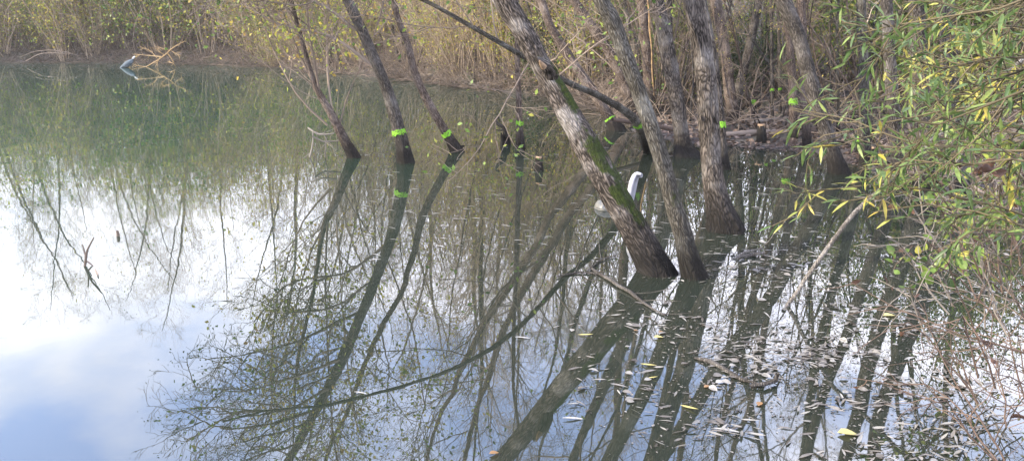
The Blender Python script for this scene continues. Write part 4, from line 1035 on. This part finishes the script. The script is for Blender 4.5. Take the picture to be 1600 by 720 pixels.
# brambles and dead stems at the lower right
def bush(name, label, cat, rootp, stems, twm, lmat, size, density, lf=True):
    t = thing(name, rootp, label, cat)
    mb = MB(); lm = MB(); pos = []
    for s in stems:
        P = path_px(s); tube(mb, P, np.linspace(.0042, .0015, len(P)), 5)
        for tt, b in kids(P, 6, .1, 1, 50, .28, 6, .16, -.02):
            tube(mb, b, np.linspace(.0025, .001, len(b)), 4); pos.append(b[2:])
        pos.append(P[3:])
    mb.build('stems', M[twm], t)
    if lf:
        p = np.concatenate(pos); p = p[rng.random(len(p)) < density]; n = len(p)
        V, Q = lance(.30, .25, .35, 5)
        scatter(lm, V, Q, None, p, rot_mats(n, .7), rng.uniform(.6, 1.2, n) * size, rng.random(n)); lm.build('leaves', M[lmat], t)
    return t
def rs(n, u0, u1, v0, v1, Y0, Y1, lean=120):
    out = []
    for i in range(n):
        u = rng.uniform(u0, u1); v = rng.uniform(v0, v1); Y = rng.uniform(Y0, Y1); L = rng.uniform(100, 230); a = rng.uniform(-1, 1)
        out.append([(u, v, Y), (u - .3 * lean * a - 20, v - .35 * L, Y + .03), (u - .6 * lean * a - 40, v - .7 * L, Y + .05), (u - lean * a - 70, v - L * rng.uniform(.5, 1), Y)])
    return out
bush('bramble', 'green-leaved bramble at the water edge under the willow', 'bramble', (2.6, 3.6, .05), rs(18, 1480, 1660, 380, 520, 3.0, 4.2), 'twig_red', 'leaf_green', .05, .8)
bush('dead_bramble', 'tangle of bare reddish dead stems over the water in the lower right corner', 'bramble', (2.1, 2.7, .03), rs(17, 1490, 1690, 520, 780, 2.4, 3.4) + [[(1585, 740, 2.5), (1530, 650, 2.6), (1470, 560, 2.8), (1440, 470, 3.0)], [(1640, 560, 2.6), (1500, 520, 2.7), (1400, 480, 2.9), (1330, 440, 3.1)], [(1560, 720, 2.6), (1480, 620, 2.8), (1400, 600, 3.0), (1330, 590, 3.2)]], 'twig_red', 'leaf_brown', .035, .04)
bush('dry_stems', 'pale dry stalks with withered brown leaves hanging at the right edge', 'plant', (2.4, 3.2, .03), rs(22, 1440, 1640, 330, 560, 2.8, 4.0, 60), 'twig_dead', 'leaf_brown', .04, .06)
for lab, u, v, Y, s in (('withered brown leaf cluster hanging under the willow at the right', 1540, 262, 2.6, .05), ('big curled reddish dead leaf at the lower right edge', 1592, 655, 2.5, .045), ('hanging brown dead leaf among the dry stalks', 1557, 512, 2.7, .05)):
    p = PT(u, v, Y); mb = MB(); V, Q = lance(.3, .5, .6, 6); n = 7 if 'cluster' in lab else 1; s = s * (1 if n > 1 else 1.6)
    scatter(mb, V, Q, None, np.tile(p, (n, 1)) + rng.normal(0, .02, (n, 3)), rot_mats(n, 1), np.full(n, s), rng.random(n))
    tag(mb.build('withered_foliage' if n > 1 else 'withered_leaf', M['leaf_brown']), lab, 'dead leaves' if n > 1 else 'leaf', kind='thing')

# ------------------------------------------------------------------ thin haze volume, added to lift the far bank and imitate veiling glare
m_, nt_, N_, L_ = newmat('haze')
pv = N_.new('ShaderNodeVolumePrincipled'); pv.inputs['Color'].default_value = (.95, .93, .88, 1); pv.inputs['Density'].default_value = .0012; pv.inputs['Anisotropy'].default_value = .45
oo = N_.new('ShaderNodeOutputMaterial'); L_.new(pv.outputs[0], oo.inputs['Volume'])
mb = MB(); x0, x1, y0_, y1, z0, z1 = -275, 275, -75, 440, -2.0, 22.0
mb.add([(x0, y0_, z0), (x1, y0_, z0), (x1, y1, z0), (x0, y1, z0), (x0, y0_, z1), (x1, y0_, z1), (x1, y1, z1), (x0, y1, z1)], [[3, 2, 1, 0], [4, 5, 6, 7], [0, 1, 5, 4], [1, 2, 6, 5], [2, 3, 7, 6], [3, 0, 4, 7]], val=.5)
tag(mb.build('haze', m_, smooth=False), kind='stuff')
sc.cycles.volume_bounces = 0
